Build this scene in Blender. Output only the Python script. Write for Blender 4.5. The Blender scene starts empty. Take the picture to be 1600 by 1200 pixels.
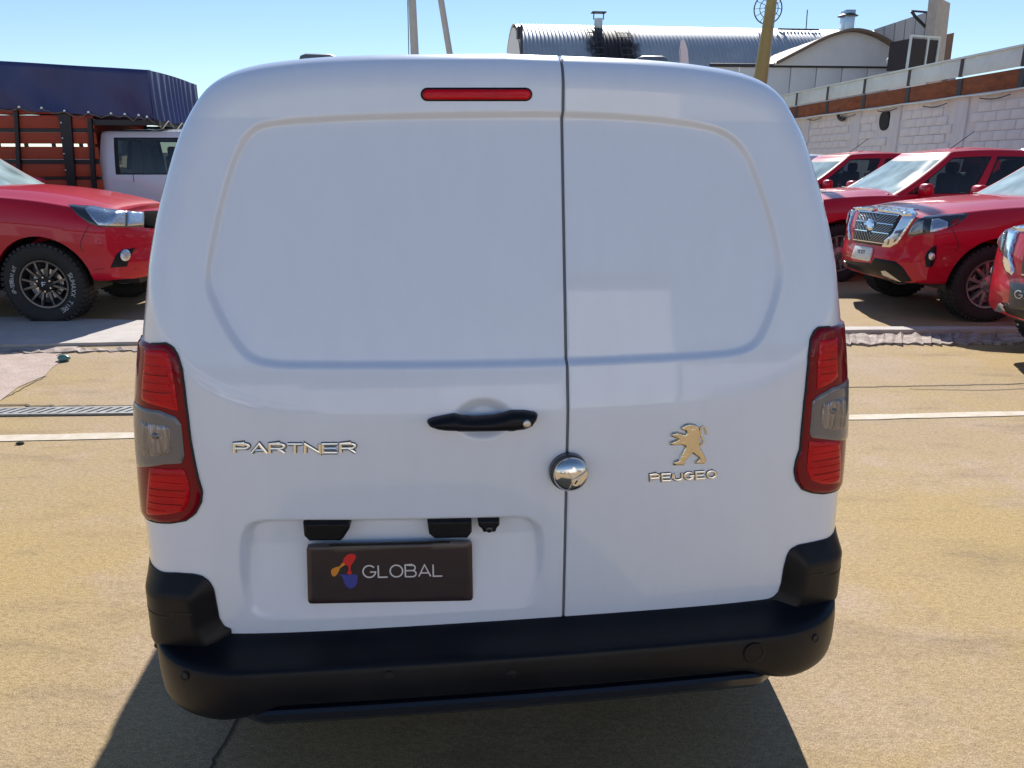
import bpy, bmesh, math, random
import numpy as np
from mathutils import Vector, Matrix
from mathutils.bvhtree import BVHTree
from mathutils.geometry import delaunay_2d_cdt
R = math.radians
SC = bpy.context.scene
COL = SC.collection
random.seed(4); RNG = np.random.default_rng(7)

# ------------------------------------------------------------------ camera, sky, sun, exposure
CAMZ, PITCH, FPX = 1.54, R(16.5), 1150.0           # eye height, downward pitch, focal length in px of the 1600 px photo
cam = bpy.data.cameras.new('camera'); cam_o = bpy.data.objects.new('camera', cam); COL.objects.link(cam_o)
cam_o.location = (0, 0, CAMZ); cam_o.rotation_euler = (math.pi/2 - PITCH, 0, 0)
cam.sensor_width = 36.0; cam.lens = 36.0*FPX/1600.0; cam.clip_start = 0.05; cam.clip_end = 2000
SC.camera = cam_o
SUN_EL, SUN_AZ = R(38.5), R(5.0)                     # azimuth: to the right of the view direction
w = bpy.data.worlds.new('World'); SC.world = w; w.use_nodes = True
nt = w.node_tree; bg = nt.nodes['Background']; sk = nt.nodes.new('ShaderNodeTexSky')
sk.sky_type = 'NISHITA'; sk.sun_disc = False; sk.sun_elevation = SUN_EL; sk.sun_rotation = SUN_AZ
sk.air_density = 1.0; sk.dust_density = 0.0; sk.ozone_density = 3.0; sk.altitude = 500
nt.links.new(sk.outputs[0], bg.inputs[0]); bg.inputs[1].default_value = 0.070
sun = bpy.data.lights.new('sun', 'SUN'); sun.energy = 3.8; sun.angle = R(0.53); sun.color = (1.0, 0.965, 0.91)
sun_o = bpy.data.objects.new('sun', sun); COL.objects.link(sun_o)
sdir = Vector((math.sin(SUN_AZ)*math.cos(SUN_EL), math.cos(SUN_AZ)*math.cos(SUN_EL), math.sin(SUN_EL)))
sun_o.rotation_euler = sdir.to_track_quat('Z', 'Y').to_euler(); sun_o.location = (0, 0, 20)
SC.view_settings.view_transform = 'Standard'; SC.view_settings.look = 'None'
SC.view_settings.gamma = 1.0; SC.view_settings.use_curve_mapping = False
SC.view_settings.exposure = 0.90

# ------------------------------------------------------------------ pixel helpers (1600 x 1200 photo pixels)
CA = np.array([0, math.cos(PITCH), -math.sin(PITCH)]); CU = np.array([0, math.sin(PITCH), math.cos(PITCH)])
CX = np.array([1.0, 0, 0]); CO = np.array([0, 0, CAMZ])
def ray(px, py):
    return CA + CX*((px-800)/FPX) - CU*((py-600)/FPX)
def proj(P):
    P = np.asarray(P, float) - CO
    dd = P@CA
    return 800+FPX*(P@CX)/dd, 600-FPX*(P@CU)/dd
def on_z(px, py, z=0.0):
    d = ray(px, py); t = (z-CAMZ)/d[2]; p = CO+t*d
    return Vector(p)
def at_y(px, py, y):
    d = ray(px, py); return Vector(CO + d*(y/d[1]))

# ------------------------------------------------------------------ materials
MATS = {}
def mat(name, col, rough=0.5, metal=0.0, coat=0.0, col2=None, scale=5.0, fac=0.5, bump=0.0, bscale=None, spec=0.5,
        detail=5.0, rvar=0.0, stretch=None, trans=0.0, alpha=1.0, ior=1.5, subs=0.0):
    if name in MATS: return MATS[name]
    m = bpy.data.materials.new(name); m.use_nodes = True
    t = m.node_tree; b = t.nodes['Principled BSDF']
    b.inputs['Roughness'].default_value = rough; b.inputs['Metallic'].default_value = metal
    b.inputs['Coat Weight'].default_value = coat; b.inputs['Coat Roughness'].default_value = 0.03
    b.inputs['Specular IOR Level'].default_value = spec
    b.inputs['Transmission Weight'].default_value = trans; b.inputs['Alpha'].default_value = alpha; b.inputs['IOR'].default_value = ior
    if subs: b.inputs['Subsurface Weight'].default_value = subs
    c4 = tuple(col)+(1,)
    b.inputs['Base Color'].default_value = c4
    if col2 is not None or bump or rvar:
        tc = t.nodes.new('ShaderNodeTexCoord'); src = tc.outputs['Object']
        if stretch:
            mp = t.nodes.new('ShaderNodeMapping'); mp.inputs['Scale'].default_value = stretch
            t.links.new(src, mp.inputs[0]); src = mp.outputs[0]
        n = t.nodes.new('ShaderNodeTexNoise'); n.inputs['Scale'].default_value = scale; n.inputs['Detail'].default_value = detail
        n.inputs['Roughness'].default_value = 0.62
        t.links.new(src, n.inputs[0])
        if col2 is not None:
            r = t.nodes.new('ShaderNodeValToRGB')
            r.color_ramp.elements[0].position = max(0, 0.5-fac*0.4); r.color_ramp.elements[0].color = c4
            r.color_ramp.elements[1].position = min(1, 0.5+fac*0.4); r.color_ramp.elements[1].color = tuple(col2)+(1,)
            t.links.new(n.outputs['Fac'], r.inputs[0]); t.links.new(r.outputs[0], b.inputs['Base Color'])
        if rvar:
            mr = t.nodes.new('ShaderNodeMapRange'); mr.inputs[3].default_value = max(0, rough-rvar); mr.inputs[4].default_value = rough+rvar
            t.links.new(n.outputs['Fac'], mr.inputs[0]); t.links.new(mr.outputs[0], b.inputs['Roughness'])
        if bump:
            n2 = t.nodes.new('ShaderNodeTexNoise'); n2.inputs['Scale'].default_value = bscale or scale*4; n2.inputs['Detail'].default_value = 3
            t.links.new(src, n2.inputs[0])
            bp = t.nodes.new('ShaderNodeBump'); bp.inputs['Strength'].default_value = bump; bp.inputs['Distance'].default_value = 0.01
            t.links.new(n2.outputs['Fac'], bp.inputs['Height']); t.links.new(bp.outputs[0], b.inputs['Normal'])
    MATS[name] = m; return m

def glass_mat(name, tint=(0.55, 0.62, 0.62), dust_glare=0.12, dust_glare_col=(0.6, 0.65, 0.65), rough=0.02, clear=0.8):
    m = bpy.data.materials.new(name); m.use_nodes = True; t = m.node_tree
    t.nodes.remove(t.nodes['Principled BSDF']); out = t.nodes['Material Output']
    tr = t.nodes.new('ShaderNodeBsdfTransparent'); tr.inputs[0].default_value = tuple(tint)+(1,)
    df = t.nodes.new('ShaderNodeBsdfDiffuse'); df.inputs[0].default_value = tuple(dust_glare_col)+(1,)
    tcn = t.nodes.new('ShaderNodeTexCoord'); nz = t.nodes.new('ShaderNodeTexNoise'); nz.inputs['Scale'].default_value = 3.0
    t.links.new(tcn.outputs['Object'], nz.inputs[0])
    mr = t.nodes.new('ShaderNodeMapRange'); mr.inputs[1].default_value = 0.3; mr.inputs[2].default_value = 0.7
    mr.inputs[3].default_value = dust_glare*0.6; mr.inputs[4].default_value = dust_glare*1.4
    t.links.new(nz.outputs['Fac'], mr.inputs[0])
    m1 = t.nodes.new('ShaderNodeMixShader'); t.links.new(mr.outputs[0], m1.inputs[0]); t.links.new(tr.outputs[0], m1.inputs[1]); t.links.new(df.outputs[0], m1.inputs[2])
    gl = t.nodes.new('ShaderNodeBsdfGlossy'); gl.inputs['Roughness'].default_value = rough
    fr = t.nodes.new('ShaderNodeFresnel'); fr.inputs[0].default_value = 1.6
    m2 = t.nodes.new('ShaderNodeMixShader'); t.links.new(fr.outputs[0], m2.inputs[0]); t.links.new(m1.outputs[0], m2.inputs[1]); t.links.new(gl.outputs[0], m2.inputs[2])
    t.links.new(m2.outputs[0], out.inputs[0]); MATS[name] = m; return m

# ------------------------------------------------------------------ object helpers
def thing(name, label, cat, loc=(0, 0, 0), rz=0.0, group=None, kind=None):
    o = bpy.data.objects.new(name, None); COL.objects.link(o); o.empty_display_size = 0.2
    o.location = loc; o.rotation_euler = (0, 0, rz); o['label'] = label; o['category'] = cat
    if group: o['group'] = group
    if kind: o['kind'] = kind
    return o
def tag(o, label=None, cat=None, group=None, kind=None):
    if label: o['label'] = label
    if cat: o['category'] = cat
    if group: o['group'] = group
    if kind: o['kind'] = kind
    return o
def mesh_obj(name, V, Fc, m, parent=None, smooth=True, mats=None, mi=None, sharp=None):
    me = bpy.data.meshes.new(name)
    me.from_pydata([tuple(map(float, v)) for v in V], [], [tuple(int(i) for i in f) for f in Fc])
    for mm in (mats or [m]): me.materials.append(mm)
    if mi is not None: me.polygons.foreach_set('material_index', list(mi))
    me.polygons.foreach_set('use_smooth', [bool(smooth)]*len(me.polygons))
    me.update()
    if sharp: me.set_sharp_from_angle(angle=R(sharp))
    o = bpy.data.objects.new(name, me); COL.objects.link(o)
    if parent: o.parent = parent
    return o
def bm_obj(name, bm, m, parent=None, smooth=False, sharp=None):
    me = bpy.data.meshes.new(name); bm.normal_update(); bm.to_mesh(me); bm.free(); me.materials.append(m)
    me.polygons.foreach_set('use_smooth', [bool(smooth)]*len(me.polygons))
    if sharp: me.set_sharp_from_angle(angle=R(sharp))
    o = bpy.data.objects.new(name, me); COL.objects.link(o)
    if parent: o.parent = parent
    return o
def bm_box(bm, c, s, rot=None, bev=0.0):
    r = bmesh.ops.create_cube(bm, size=1.0); vs = r['verts']
    bmesh.ops.scale(bm, vec=Vector(s), verts=vs)
    if bev:
        es = list({e for v in vs for e in v.link_edges})
        g = bmesh.ops.bevel(bm, geom=es, offset=bev, segments=2, affect='EDGES', profile=0.5)
        vs = list({v for f in g['faces'] for v in f.verts} | {v for v in vs if v.is_valid})
    if rot is not None: bmesh.ops.transform(bm, matrix=rot.to_4x4(), verts=vs)
    bmesh.ops.translate(bm, vec=Vector(c), verts=vs)
    return vs
def box(name, c, s, m, parent=None, bev=0.0, rot=None):
    bm = bmesh.new(); bm_box(bm, (0, 0, 0) if rot is None and False else c, s, rot, bev)
    return bm_obj(name, bm, m, parent, smooth=bool(bev), sharp=40 if bev else None)
def bm_tube(bm, pts, r, seg=10, cap=True):
    pts = [Vector(p) for p in pts]; n = len(pts); rings = []
    rr = r if hasattr(r, '__len__') else [r]*n
    prev = None
    for i, p in enumerate(pts):
        t = (pts[min(i+1, n-1)]-pts[max(i-1, 0)]).normalized()
        a = prev if prev is not None else (Vector((0, 0, 1)) if abs(t.z) < .9 else Vector((1, 0, 0)))
        u = (a - t*a.dot(t)).normalized(); v = t.cross(u); prev = u
        rings.append([bm.verts.new(p + (u*math.cos(2*math.pi*k/seg)+v*math.sin(2*math.pi*k/seg))*rr[i]) for k in range(seg)])
    for a, b in zip(rings, rings[1:]):
        for k in range(seg): bm.faces.new((a[k], a[(k+1) % seg], b[(k+1) % seg], b[k]))
    if cap: bm.faces.new(rings[0][::-1]); bm.faces.new(rings[-1])
def tube(name, pts, r, m, parent=None, seg=10):
    bm = bmesh.new(); bm_tube(bm, pts, r, seg); return bm_obj(name, bm, m, parent, smooth=True, sharp=50)
def bm_lathe(bm, prof, seg=32, axis='Y', c=(0, 0, 0), close=False):
    """prof: (radius, along-axis)"""
    c = Vector(c); rings = []
    for (r, h) in prof:
        ring = []
        for k in range(seg):
            a = 2*math.pi*k/seg
            p = {'Y': (r*math.cos(a), h, r*math.sin(a)), 'Z': (r*math.cos(a), r*math.sin(a), h), 'X': (h, r*math.cos(a), r*math.sin(a))}[axis]
            ring.append(bm.verts.new(c+Vector(p)))
        rings.append(ring)
    prs = list(zip(rings, rings[1:])) + ([(rings[-1], rings[0])] if close else [])
    for a, b in prs:
        for k in range(seg): bm.faces.new((a[k], a[(k+1) % seg], b[(k+1) % seg], b[k]))
    if not close:
        for ring, rad in ((rings[0], prof[0][0]), (rings[-1], prof[-1][0])):
            if rad > 1e-4:
                try: bm.faces.new(ring)
                except ValueError: pass
    bmesh.ops.recalc_face_normals(bm, faces=bm.faces)
def lathe(name, prof, m, parent=None, seg=32, axis='Y', c=(0, 0, 0), close=False, sharp=35):
    bm = bmesh.new(); bm_lathe(bm, prof, seg, axis, c, close); return bm_obj(name, bm, m, parent, smooth=True, sharp=sharp)
def catmull(P, n=8, closed=False):
    P = np.asarray(P, float); N = len(P); out = []
    rng = range(N) if closed else range(N-1)
    for i in rng:
        if closed: p0, p1, p2, p3 = P[(i-1) % N], P[i], P[(i+1) % N], P[(i+2) % N]
        else: p0, p1, p2, p3 = P[max(i-1, 0)], P[i], P[i+1], P[min(i+2, N-1)]
        for k in range(n):
            t = k/n
            out.append(0.5*((2*p1)+(-p0+p2)*t+(2*p0-5*p1+4*p2-p3)*t*t+(-p0+3*p1-3*p2+p3)*t**3))
    if not closed: out.append(P[-1])
    return np.array(out)
def resample(P, step=None, n=None, closed=True):
    P = np.asarray(P, float)
    if closed: P = np.vstack([P, P[:1]])
    L = np.concatenate([[0], np.cumsum(np.linalg.norm(np.diff(P, axis=0), axis=1))])
    if n is None: n = max(6, int(round(L[-1]/step)))
    s = np.linspace(0, L[-1], n+1)
    q = np.stack([np.interp(s, L, P[:, k]) for k in range(P.shape[1])], 1)
    return q[:-1] if closed else q
def seg_dist(X, Z, poly, closed=True, chunk=20000):
    poly = np.asarray(poly, float)
    a = poly; b = np.roll(poly, -1, axis=0)
    if not closed: a, b = poly[:-1], poly[1:]
    d = b-a; l2 = (d**2).sum(1)+1e-12
    out = np.empty(X.size); X = X.ravel(); Z = Z.ravel()
    for i in range(0, X.size, chunk):
        x = X[i:i+chunk, None]-a[None, :, 0]; z = Z[i:i+chunk, None]-a[None, :, 1]
        t = np.clip((x*d[:, 0]+z*d[:, 1])/l2, 0, 1)
        out[i:i+chunk] = np.sqrt(((x-t*d[:, 0])**2+(z-t*d[:, 1])**2).min(1))
    return out
def inside(X, Z, poly):
    poly = np.asarray(poly, float); x = X.ravel(); z = Z.ravel(); c = np.zeros(x.size, bool)
    for (x0, z0), (x1, z1) in zip(poly, np.roll(poly, -1, axis=0)):
        m = ((z0 > z) != (z1 > z))
        if z1 != z0: c ^= m & (x < (x1-x0)*(z-z0)/(z1-z0)+x0)
    return c
def sstep(t):
    t = np.clip(t, 0, 1); return t*t*(3-2*t)

def patch(name, V2, Fc, mapf, off, depth, m, parent, smooth=True, sharp=45):
    """2D triangulated patch mapped on a surface: raised by off along the normal, skirt down by depth"""
    P, Nn = mapf(V2[:, 0], V2[:, 1])
    top = P+Nn*np.asarray(off)[:, None]
    bot = P-Nn*depth
    cnt = {}
    for f in Fc:
        for a, b in zip(f, f[1:]+f[:1]): cnt[(a, b)] = cnt.get((a, b), 0)+1
    bd = [(a, b) for (a, b) in cnt if (b, a) not in cnt]
    n = len(V2); V = np.vstack([top, bot]); faces = [tuple(f) for f in Fc]
    for a, b in bd: faces.append((b, a, a+n, b+n))
    used = sorted({i for f in faces for i in f}); re = {i: k for k, i in enumerate(used)}
    V = V[used]; faces = [tuple(re[i] for i in f) for f in faces]
    # orientation: the mean normal of the tops must agree with the surface normal
    s = 0.0
    for f in faces[:min(60, len(Fc))]:
        a, b, c = V[f[0]], V[f[1]], V[f[2]]
        s += np.dot(np.cross(b-a, c-a), Nn[used[f[0]]] if used[f[0]] < n else 0)
    if s < 0: faces = [f[::-1] for f in faces]
    return mesh_obj(name, V, faces, m, parent, smooth=smooth, sharp=sharp)
def tri_poly(poly, sp):
    """triangulated interior of a polygon, with points spread at spacing sp"""
    B = resample(poly, sp)
    lo, hi = B.min(0), B.max(0)
    gx, gz = np.meshgrid(np.arange(lo[0]+sp/2, hi[0], sp), np.arange(lo[1]+sp/2, hi[1], sp))
    gx = gx.ravel()+0.0; gz = gz.ravel()
    if gx.size:
        k = inside(gx, gz, B)
        gx, gz = gx[k], gz[k]
        if gx.size:
            k = seg_dist(gx, gz, B) > 0.45*sp; gx, gz = gx[k], gz[k]
    pts = np.vstack([B, np.stack([gx, gz], 1)]) if gx.size else B
    nb = len(B)
    r = delaunay_2d_cdt([Vector(p) for p in pts.tolist()], [], [list(range(nb))], 1, 1e-9)
    V2 = np.array([tuple(v) for v in r[0]]); Fc = [list(f) for f in r[2]]
    return V2, Fc, B
def decal(name, poly, mapf, h, bev, sp, m, parent, depth=0.004, prof='round', smooth_poly=0, edge0=0.25):
    if smooth_poly: poly = catmull(poly, smooth_poly, closed=True)
    V2, Fc, B = tri_poly(poly, sp)
    e = np.clip(seg_dist(V2[:, 0], V2[:, 1], B)/max(bev, 1e-6), 0, 1)
    k = np.sqrt(1-(1-e)**2) if prof == 'round' else e
    return patch(name, V2, Fc, mapf, h*(edge0+(1-edge0)*k), depth, m, parent)

# stroke letters in a unit cell (x right, y up)
def arc(cx, cy, rx, ry, a0, a1, n=14):
    return [(cx+rx*math.cos(R(a0+(a1-a0)*k/n)), cy+ry*math.sin(R(a0+(a1-a0)*k/n))) for k in range(n+1)]
GLYPH = {
 'P': [[(0, 0), (0, 1), (.7, 1)]+arc(.7, .74, .3, .26, 90, -90, 8)+[(0, .48)]],
 'A': [[(0, 0), (.5, 1), (1, 0)], [(.2, .3), (.8, .3)]],
 'R': [[(0, 0), (0, 1), (.7, 1)]+arc(.7, .74, .3, .26, 90, -90, 8)+[(0, .48)], [(.55, .48), (1, 0)]],
 'T': [[(0, 1), (1, 1)], [(.5, 1), (.5, 0)]],
 'N': [[(0, 0), (0, 1), (1, 0), (1, 1)]],
 'E': [[(1, 1), (0, 1), (0, 0), (1, 0)], [(0, .5), (.9, .5)]],
 'U': [[(0, 1), (0, .35)]+arc(.5, .35, .5, .35, 180, 360, 12)+[(1, 1)]],
 'G': [arc(.5, .5, .5, .5, 40, 355, 22)+[(.55, .46)]],
 'O': [arc(.5, .5, .5, .5, 90, 450, 26)],
 'L': [[(0, 1), (0, 0), (1, 0)]],
 'B': [[(0, 0), (0, 1), (.65, 1)]+arc(.65, .76, .28, .24, 90, -90, 8)+[(0, .52)], [(.65, .52)]+arc(.68, .26, .32, .26, 90, -90, 8)+[(0, 0)]],
 'S': [arc(.5, .75, .45, .25, 30, 270, 12)+arc(.5, .25, .45, .25, 90, -150, 12)],
 'M': [[(0, 0), (0, 1), (.5, .3), (1, 1), (1, 0)]], 'X': [[(0, 0), (1, 1)], [(0, 1), (1, 0)]],
 'I': [[(.5, 0), (.5, 1)]], 'D': [[(0, 0), (0, 1), (.5, 1)]+arc(.5, .5, .5, .5, 90, -90, 12)+[(0, 0)]],
 'Y': [[(0, 1), (.5, .5), (1, 1)], [(.5, .5), (.5, 0)]], 'C': [arc(.5, .5, .5, .5, 45, 315, 16)],
 'V': [[(0, 1), (.5, 0), (1, 1)]], '/': [[(0, 0), (1, 1)]], '-': [[(.1, .5), (.9, .5)]],
 'F': [[(0, 0), (0, 1), (1, 1)], [(0, .5), (.8, .5)]],
}
def ribbon(pts, wd):
    pts = np.asarray(pts, float); n = len(pts)
    d = np.diff(pts, axis=0); d /= np.linalg.norm(d, axis=1)[:, None]+1e-12
    nrm = np.stack([-d[:, 1], d[:, 0]], 1)
    L, Rr = [], []
    for i in range(n):
        if i == 0: m_ = nrm[0]; k = 1
        elif i == n-1: m_ = nrm[-1]; k = 1
        else:
            m_ = nrm[i-1]+nrm[i]; l = np.linalg.norm(m_)
            if l < 1e-6: m_ = nrm[i]; k = 1
            else: m_ = m_/l; k = min(1.8, 1/max(0.3, m_@nrm[i]))
        L.append(pts[i]+m_*wd/2*k); Rr.append(pts[i]-m_*wd/2*k)
    V = np.array(L+Rr); F_ = [[i, i+1, n+i+1, n+i] for i in range(n-1)]
    return V, F_
def letters(name, text, cell, mapf, h, wd, m, parent, depth=0.003, gap=0.28, widths=None, ridge=False):
    """one mesh per letter; cell(u, v): u along the word 0..1, v up 0..1 -> domain coords; wd is stroke width in domain units"""
    n = len(text); ws = [1.0 if not widths else widths.get(c, 1.0) for c in text]
    tot = sum(ws)+gap*(n-1); u = 0.0; objs = []
    for c, wv in zip(text, ws):
        if c != ' ':
            VV, FF = [], []; offs = []
            for si, st in enumerate(GLYPH[c]):
                q = np.array([cell((u+x*wv)/tot, y) for x, y in st])
                V, F_ = ribbon(q, wd); b = len(VV)
                if ridge:                                    # two sloping faces along each stroke
                    k_ = len(q); V = np.vstack([V[:k_], q, V[k_:]])
                    F_ = [[i, i+1, k_+i+1, k_+i] for i in range(k_-1)]+[[k_+i, k_+i+1, 2*k_+i+1, 2*k_+i] for i in range(k_-1)]
                    offs += [h*.86]*k_+[h*(1+0.04*si)]*k_+[h*.86]*k_
                else: offs += [h*(1+0.06*si)]*len(V)
                VV += V.tolist(); FF += [[i+b for i in f] for f in F_]
            objs.append(patch(name, np.array(VV), FF, mapf, np.array(offs), depth, m, parent, smooth=False, sharp=None))
        u += wv+gap
    return objs
def copy_tree(o, parent=None):
    c = o.copy(); COL.objects.link(c); c.parent = parent
    for ch in list(o.children): copy_tree(ch, c)
    return c

# ------------------------------------------------------------------ common materials
M_white = mat('white_paint', (0.78, 0.85, 0.97), 0.34, coat=1.0, rvar=0.06, scale=9, spec=0.5, col2=(0.73, 0.795, 0.91), fac=0.9, stretch=(2.2, 2.2, .5), detail=8)
M_red = mat('red_paint', (0.50, 0.002, 0.022), 0.4, coat=0.65, spec=0.2)
M_blackp = mat('black_plastic', (0.005, 0.0055, 0.008), 0.36, bump=0.06, bscale=900, col2=(0.011, 0.0115, 0.015), scale=6, rvar=0.06, spec=0.22)
M_blackm = mat('black_matt', (0.010, 0.010, 0.011), 0.65)
M_rubber = mat('tyre_rubber', (0.013, 0.013, 0.014), 0.72, col2=(0.022, 0.021, 0.02), scale=14, bump=0.15, bscale=120)
M_chrome = mat('chrome', (0.80, 0.80, 0.80), 0.08, metal=1.0)
M_badge = mat('badge_chrome', (0.86, 0.85, 0.83), 0.26, metal=1.0)
M_satin = mat('satin_metal', (0.55, 0.56, 0.57), 0.3, metal=1.0, rvar=0.08, scale=20)
M_seal = mat('grey_seal', (0.13, 0.14, 0.155), 0.5)
M_lampblack = mat('lamp_bezel', (0.20, 0.0003, 0.010), 0.10, coat=0.3, spec=.15)
M_lampred = mat('lamp_red', (0.45, 0.0004, 0.010), 0.10, coat=0.3, col2=(0.20, 0.002, 0.004), scale=24, stretch=(1, 1, 5), fac=0.8)
M_lampred2 = mat('lamp_red_bright', (0.72, 0.0006, 0.012), 0.12, coat=0.25, col2=(0.34, 0.0002, 0.006), scale=9, fac=0.9, bump=0.25, bscale=25, stretch=(1, 1, 5), spec=.15)
M_lampgrey = mat('lamp_smoke', (0.14, 0.135, 0.15), 0.12, coat=0.6)
M_lampclear = mat('lamp_reflector', (0.42, 0.42, 0.47), 0.2, metal=0.7, bump=0.8, bscale=18, scale=14, stretch=(8, 8, 1), col2=(.10, .09, .10), fac=.7)
M_dark = mat('dark_interior', (0.02, 0.02, 0.022), 0.8)
M_seat = mat('seat_fabric', (0.05, 0.05, 0.055), 0.85, col2=(0.08, 0.08, 0.085), scale=40)
G_side = glass_mat('side_glass', (0.42, 0.47, 0.47), 0.02)
G_wind = glass_mat('windscreen_glass', (0.60, 0.76, 0.75), 0.52, (0.70, 0.90, 0.91), rough=0.03)  # pale cyan diffuse layer: dust plus sky glare painted onto the glass
G_lamp = glass_mat('lamp_glass', (0.92, 0.94, 0.96), 0.02)

# ------------------------------------------------------------------ ground
YARD = R(4.1)
def ground_mat():
    m = bpy.data.materials.new('worn_yellow_concrete'); m.use_nodes = True; t = m.node_tree; b = t.nodes['Principled BSDF']
    tc = t.nodes.new('ShaderNodeTexCoord'); O = tc.outputs['Object']
    def noise(scale, detail=4, rough=.6, st=None, rot=0):
        src = O
        if st or rot:
            mp = t.nodes.new('ShaderNodeMapping'); mp.inputs['Scale'].default_value = st or (1, 1, 1); mp.inputs['Rotation'].default_value = (0, 0, rot)
            t.links.new(O, mp.inputs[0]); src = mp.outputs[0]
        n = t.nodes.new('ShaderNodeTexNoise'); n.inputs['Scale'].default_value = scale; n.inputs['Detail'].default_value = detail; n.inputs['Roughness'].default_value = rough
        t.links.new(src, n.inputs[0]); return n.outputs['Fac']
    def ramp(f, p0, c0, p1, c1):
        r = t.nodes.new('ShaderNodeValToRGB'); e = r.color_ramp.elements
        e[0].position = p0; e[0].color = c0; e[1].position = p1; e[1].color = c1
        t.links.new(f, r.inputs[0]); return r.outputs[0]
    def mix(a, bb, f, mode='MIX'):
        x = t.nodes.new('ShaderNodeMixRGB'); x.blend_type = mode
        for i, v in ((0, f), (1, a), (2, bb)):
            if hasattr(v, 'is_linked') or hasattr(v, 'links'): t.links.new(v, x.inputs[i])
            else: x.inputs[i].default_value = v
        return x.outputs[0]
    c = ramp(noise(0.55, 5), .35, (.48, .350, .165, 1), .66, (.445, .335, .225, 1))
    c = mix(c, (.52, .395, .315, 1), ramp(noise(1.3, 6, .7), .50, (0, 0, 0, 1), .72, (.8, .8, .8, 1)))
    c = mix(c, (.24, .175, .115, 1), ramp(noise(1.1, 7, .7, (1, 3.2, 1), R(-35)), .53, (0, 0, 0, 1), .74, (.60, .60, .60, 1)))
    c = mix(c, (.20, .155, .10, 1), ramp(noise(4, 8, .75, (1, 2.6, 1), R(25)), .54, (0, 0, 0, 1), .76, (.50, .50, .50, 1)))
    sp = ramp(noise(210, 4, .9), .36, (.36, .335, .30, 1), .58, (1.2, 1.2, 1.2, 1))
    c = mix(c, sp, 0.85, 'MULTIPLY')
    sp2 = ramp(noise(42, 5, .85, (1, 1.8, 1), R(30)), .36, (.58, .55, .50, 1), .58, (1.08, 1.08, 1.08, 1))
    c = mix(c, sp2, 0.7, 'MULTIPLY')
    t.links.new(c, b.inputs['Base Color']); b.inputs['Roughness'].default_value = 0.88; b.inputs['Specular IOR Level'].default_value = 0.2
    bp = t.nodes.new('ShaderNodeBump'); bp.inputs['Strength'].default_value = 0.35; bp.inputs['Distance'].default_value = 0.004
    t.links.new(noise(150, 4, .7), bp.inputs['Height']); t.links.new(bp.outputs[0], b.inputs['Normal'])
    return m
M_ground = ground_mat()
g = mesh_obj('ground', [(-400, -400, 0), (400, -400, 0), (400, 400, 0), (-400, 400, 0)], [(0, 1, 2, 3)], M_ground, smooth=False)
tag(g, kind='structure')
M_conc = mat('concrete', (0.58, 0.52, 0.47), 0.85, col2=(0.42, 0.38, 0.35), scale=5, fac=.7, bump=.3, bscale=90)
M_conc2 = mat('broken_concrete', (0.52, 0.42, 0.36), 0.9, col2=(0.16, 0.13, 0.11), scale=10, fac=.5, bump=1.0, bscale=40)
M_line = mat('worn_white_line', (0.66, 0.58, 0.50), 0.8, col2=(0.48, 0.40, 0.27), scale=12, fac=.6)
M_steel = mat('drain_steel', (0.45, 0.45, 0.44), 0.55, metal=0.4, col2=(0.30, 0.29, 0.27), scale=20)
def sheet(name, quad, m, z, lab=None, cat=None, jitter=0.0, n=1, kind='structure', parent=None):
    """ground sheet from pixel corners (4) with optional ragged long edges"""
    P = [on_z(*q) for q in quad]; V = []; F_ = []
    for k in range(n+1):
        t = k/n
        a = P[0].lerp(P[1], t); b = P[3].lerp(P[2], t)
        ja = random.uniform(-jitter, jitter) if 0 < k else 0; jb = random.uniform(-jitter, jitter)
        V += [(a.x, a.y+ja, z), (b.x, b.y+jb, z)]
    for k in range(n): F_.append((2*k, 2*k+2, 2*k+3, 2*k+1))
    o = mesh_obj(name, V, F_, m, parent, smooth=False); tag(o, lab, cat, kind=kind); return o
# painted line across the yard
sheet('painted_line', [(-600, 695.2), (2200, 628.6), (2200, 634.5), (-600, 706.0)], M_line, 0.004, jitter=0.006, n=60)
# concrete band and its broken edge
def slab(name, quad, m, z0, z1, n=40, jit=0.0, ztilt=0.0, kind='structure'):
    P = [on_z(*q) for q in quad]; V = []; F_ = []
    for k in range(n+1):
        t = k/n; a = P[0].lerp(P[1], t); b = P[3].lerp(P[2], t)
        ja, jb = random.uniform(-jit, jit), random.uniform(-jit, jit); jz = random.uniform(-1, 1)*ztilt
        V += [(a.x, a.y+ja, z0), (a.x, a.y+ja, z1+jz), (b.x, b.y+jb, z1+jz*.5), (b.x, b.y+jb, z0)]
    for k in range(n):
        o = 4*k
        for i in range(3): F_.append((o+i, o+4+i, o+5+i, o+1+i))
    F_ += [(0, 1, 2, 3), (4*n+3, 4*n+2, 4*n+1, 4*n)]
    ob = mesh_obj(name, V, F_, m, smooth=False); tag(ob, kind=kind); return ob
slab('concrete_strip', [(-700, 480), (215, 512), (830, 519), (830, 529), (215, 534), (-700, 557)][:1]+[(830, 521), (830, 527), (-700, 557)], M_conc, -0.02, 0.03, n=40, jit=.012)
slab('concrete_strip', [(835, 518), (2300, 514), (2300, 519), (835, 523)], M_conc, -0.02, 0.04, n=40, jit=.008)
slab('broken_kerb', [(835, 526), (2300, 522), (2300, 537), (835, 541)], M_conc2, -0.02, 0.022, n=220, jit=.045, ztilt=.02)
slab('broken_kerb', [(-700, 562), (830, 533), (830, 535.5), (-700, 569)], M_conc2, -0.02, 0.012, n=160, jit=.035, ztilt=.012)
M_rubble = mat('bare_concrete_patch', (0.52, 0.41, 0.36), 0.9, col2=(0.36, 0.27, 0.21), scale=8, fac=.6, bump=.6, bscale=60)
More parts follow.
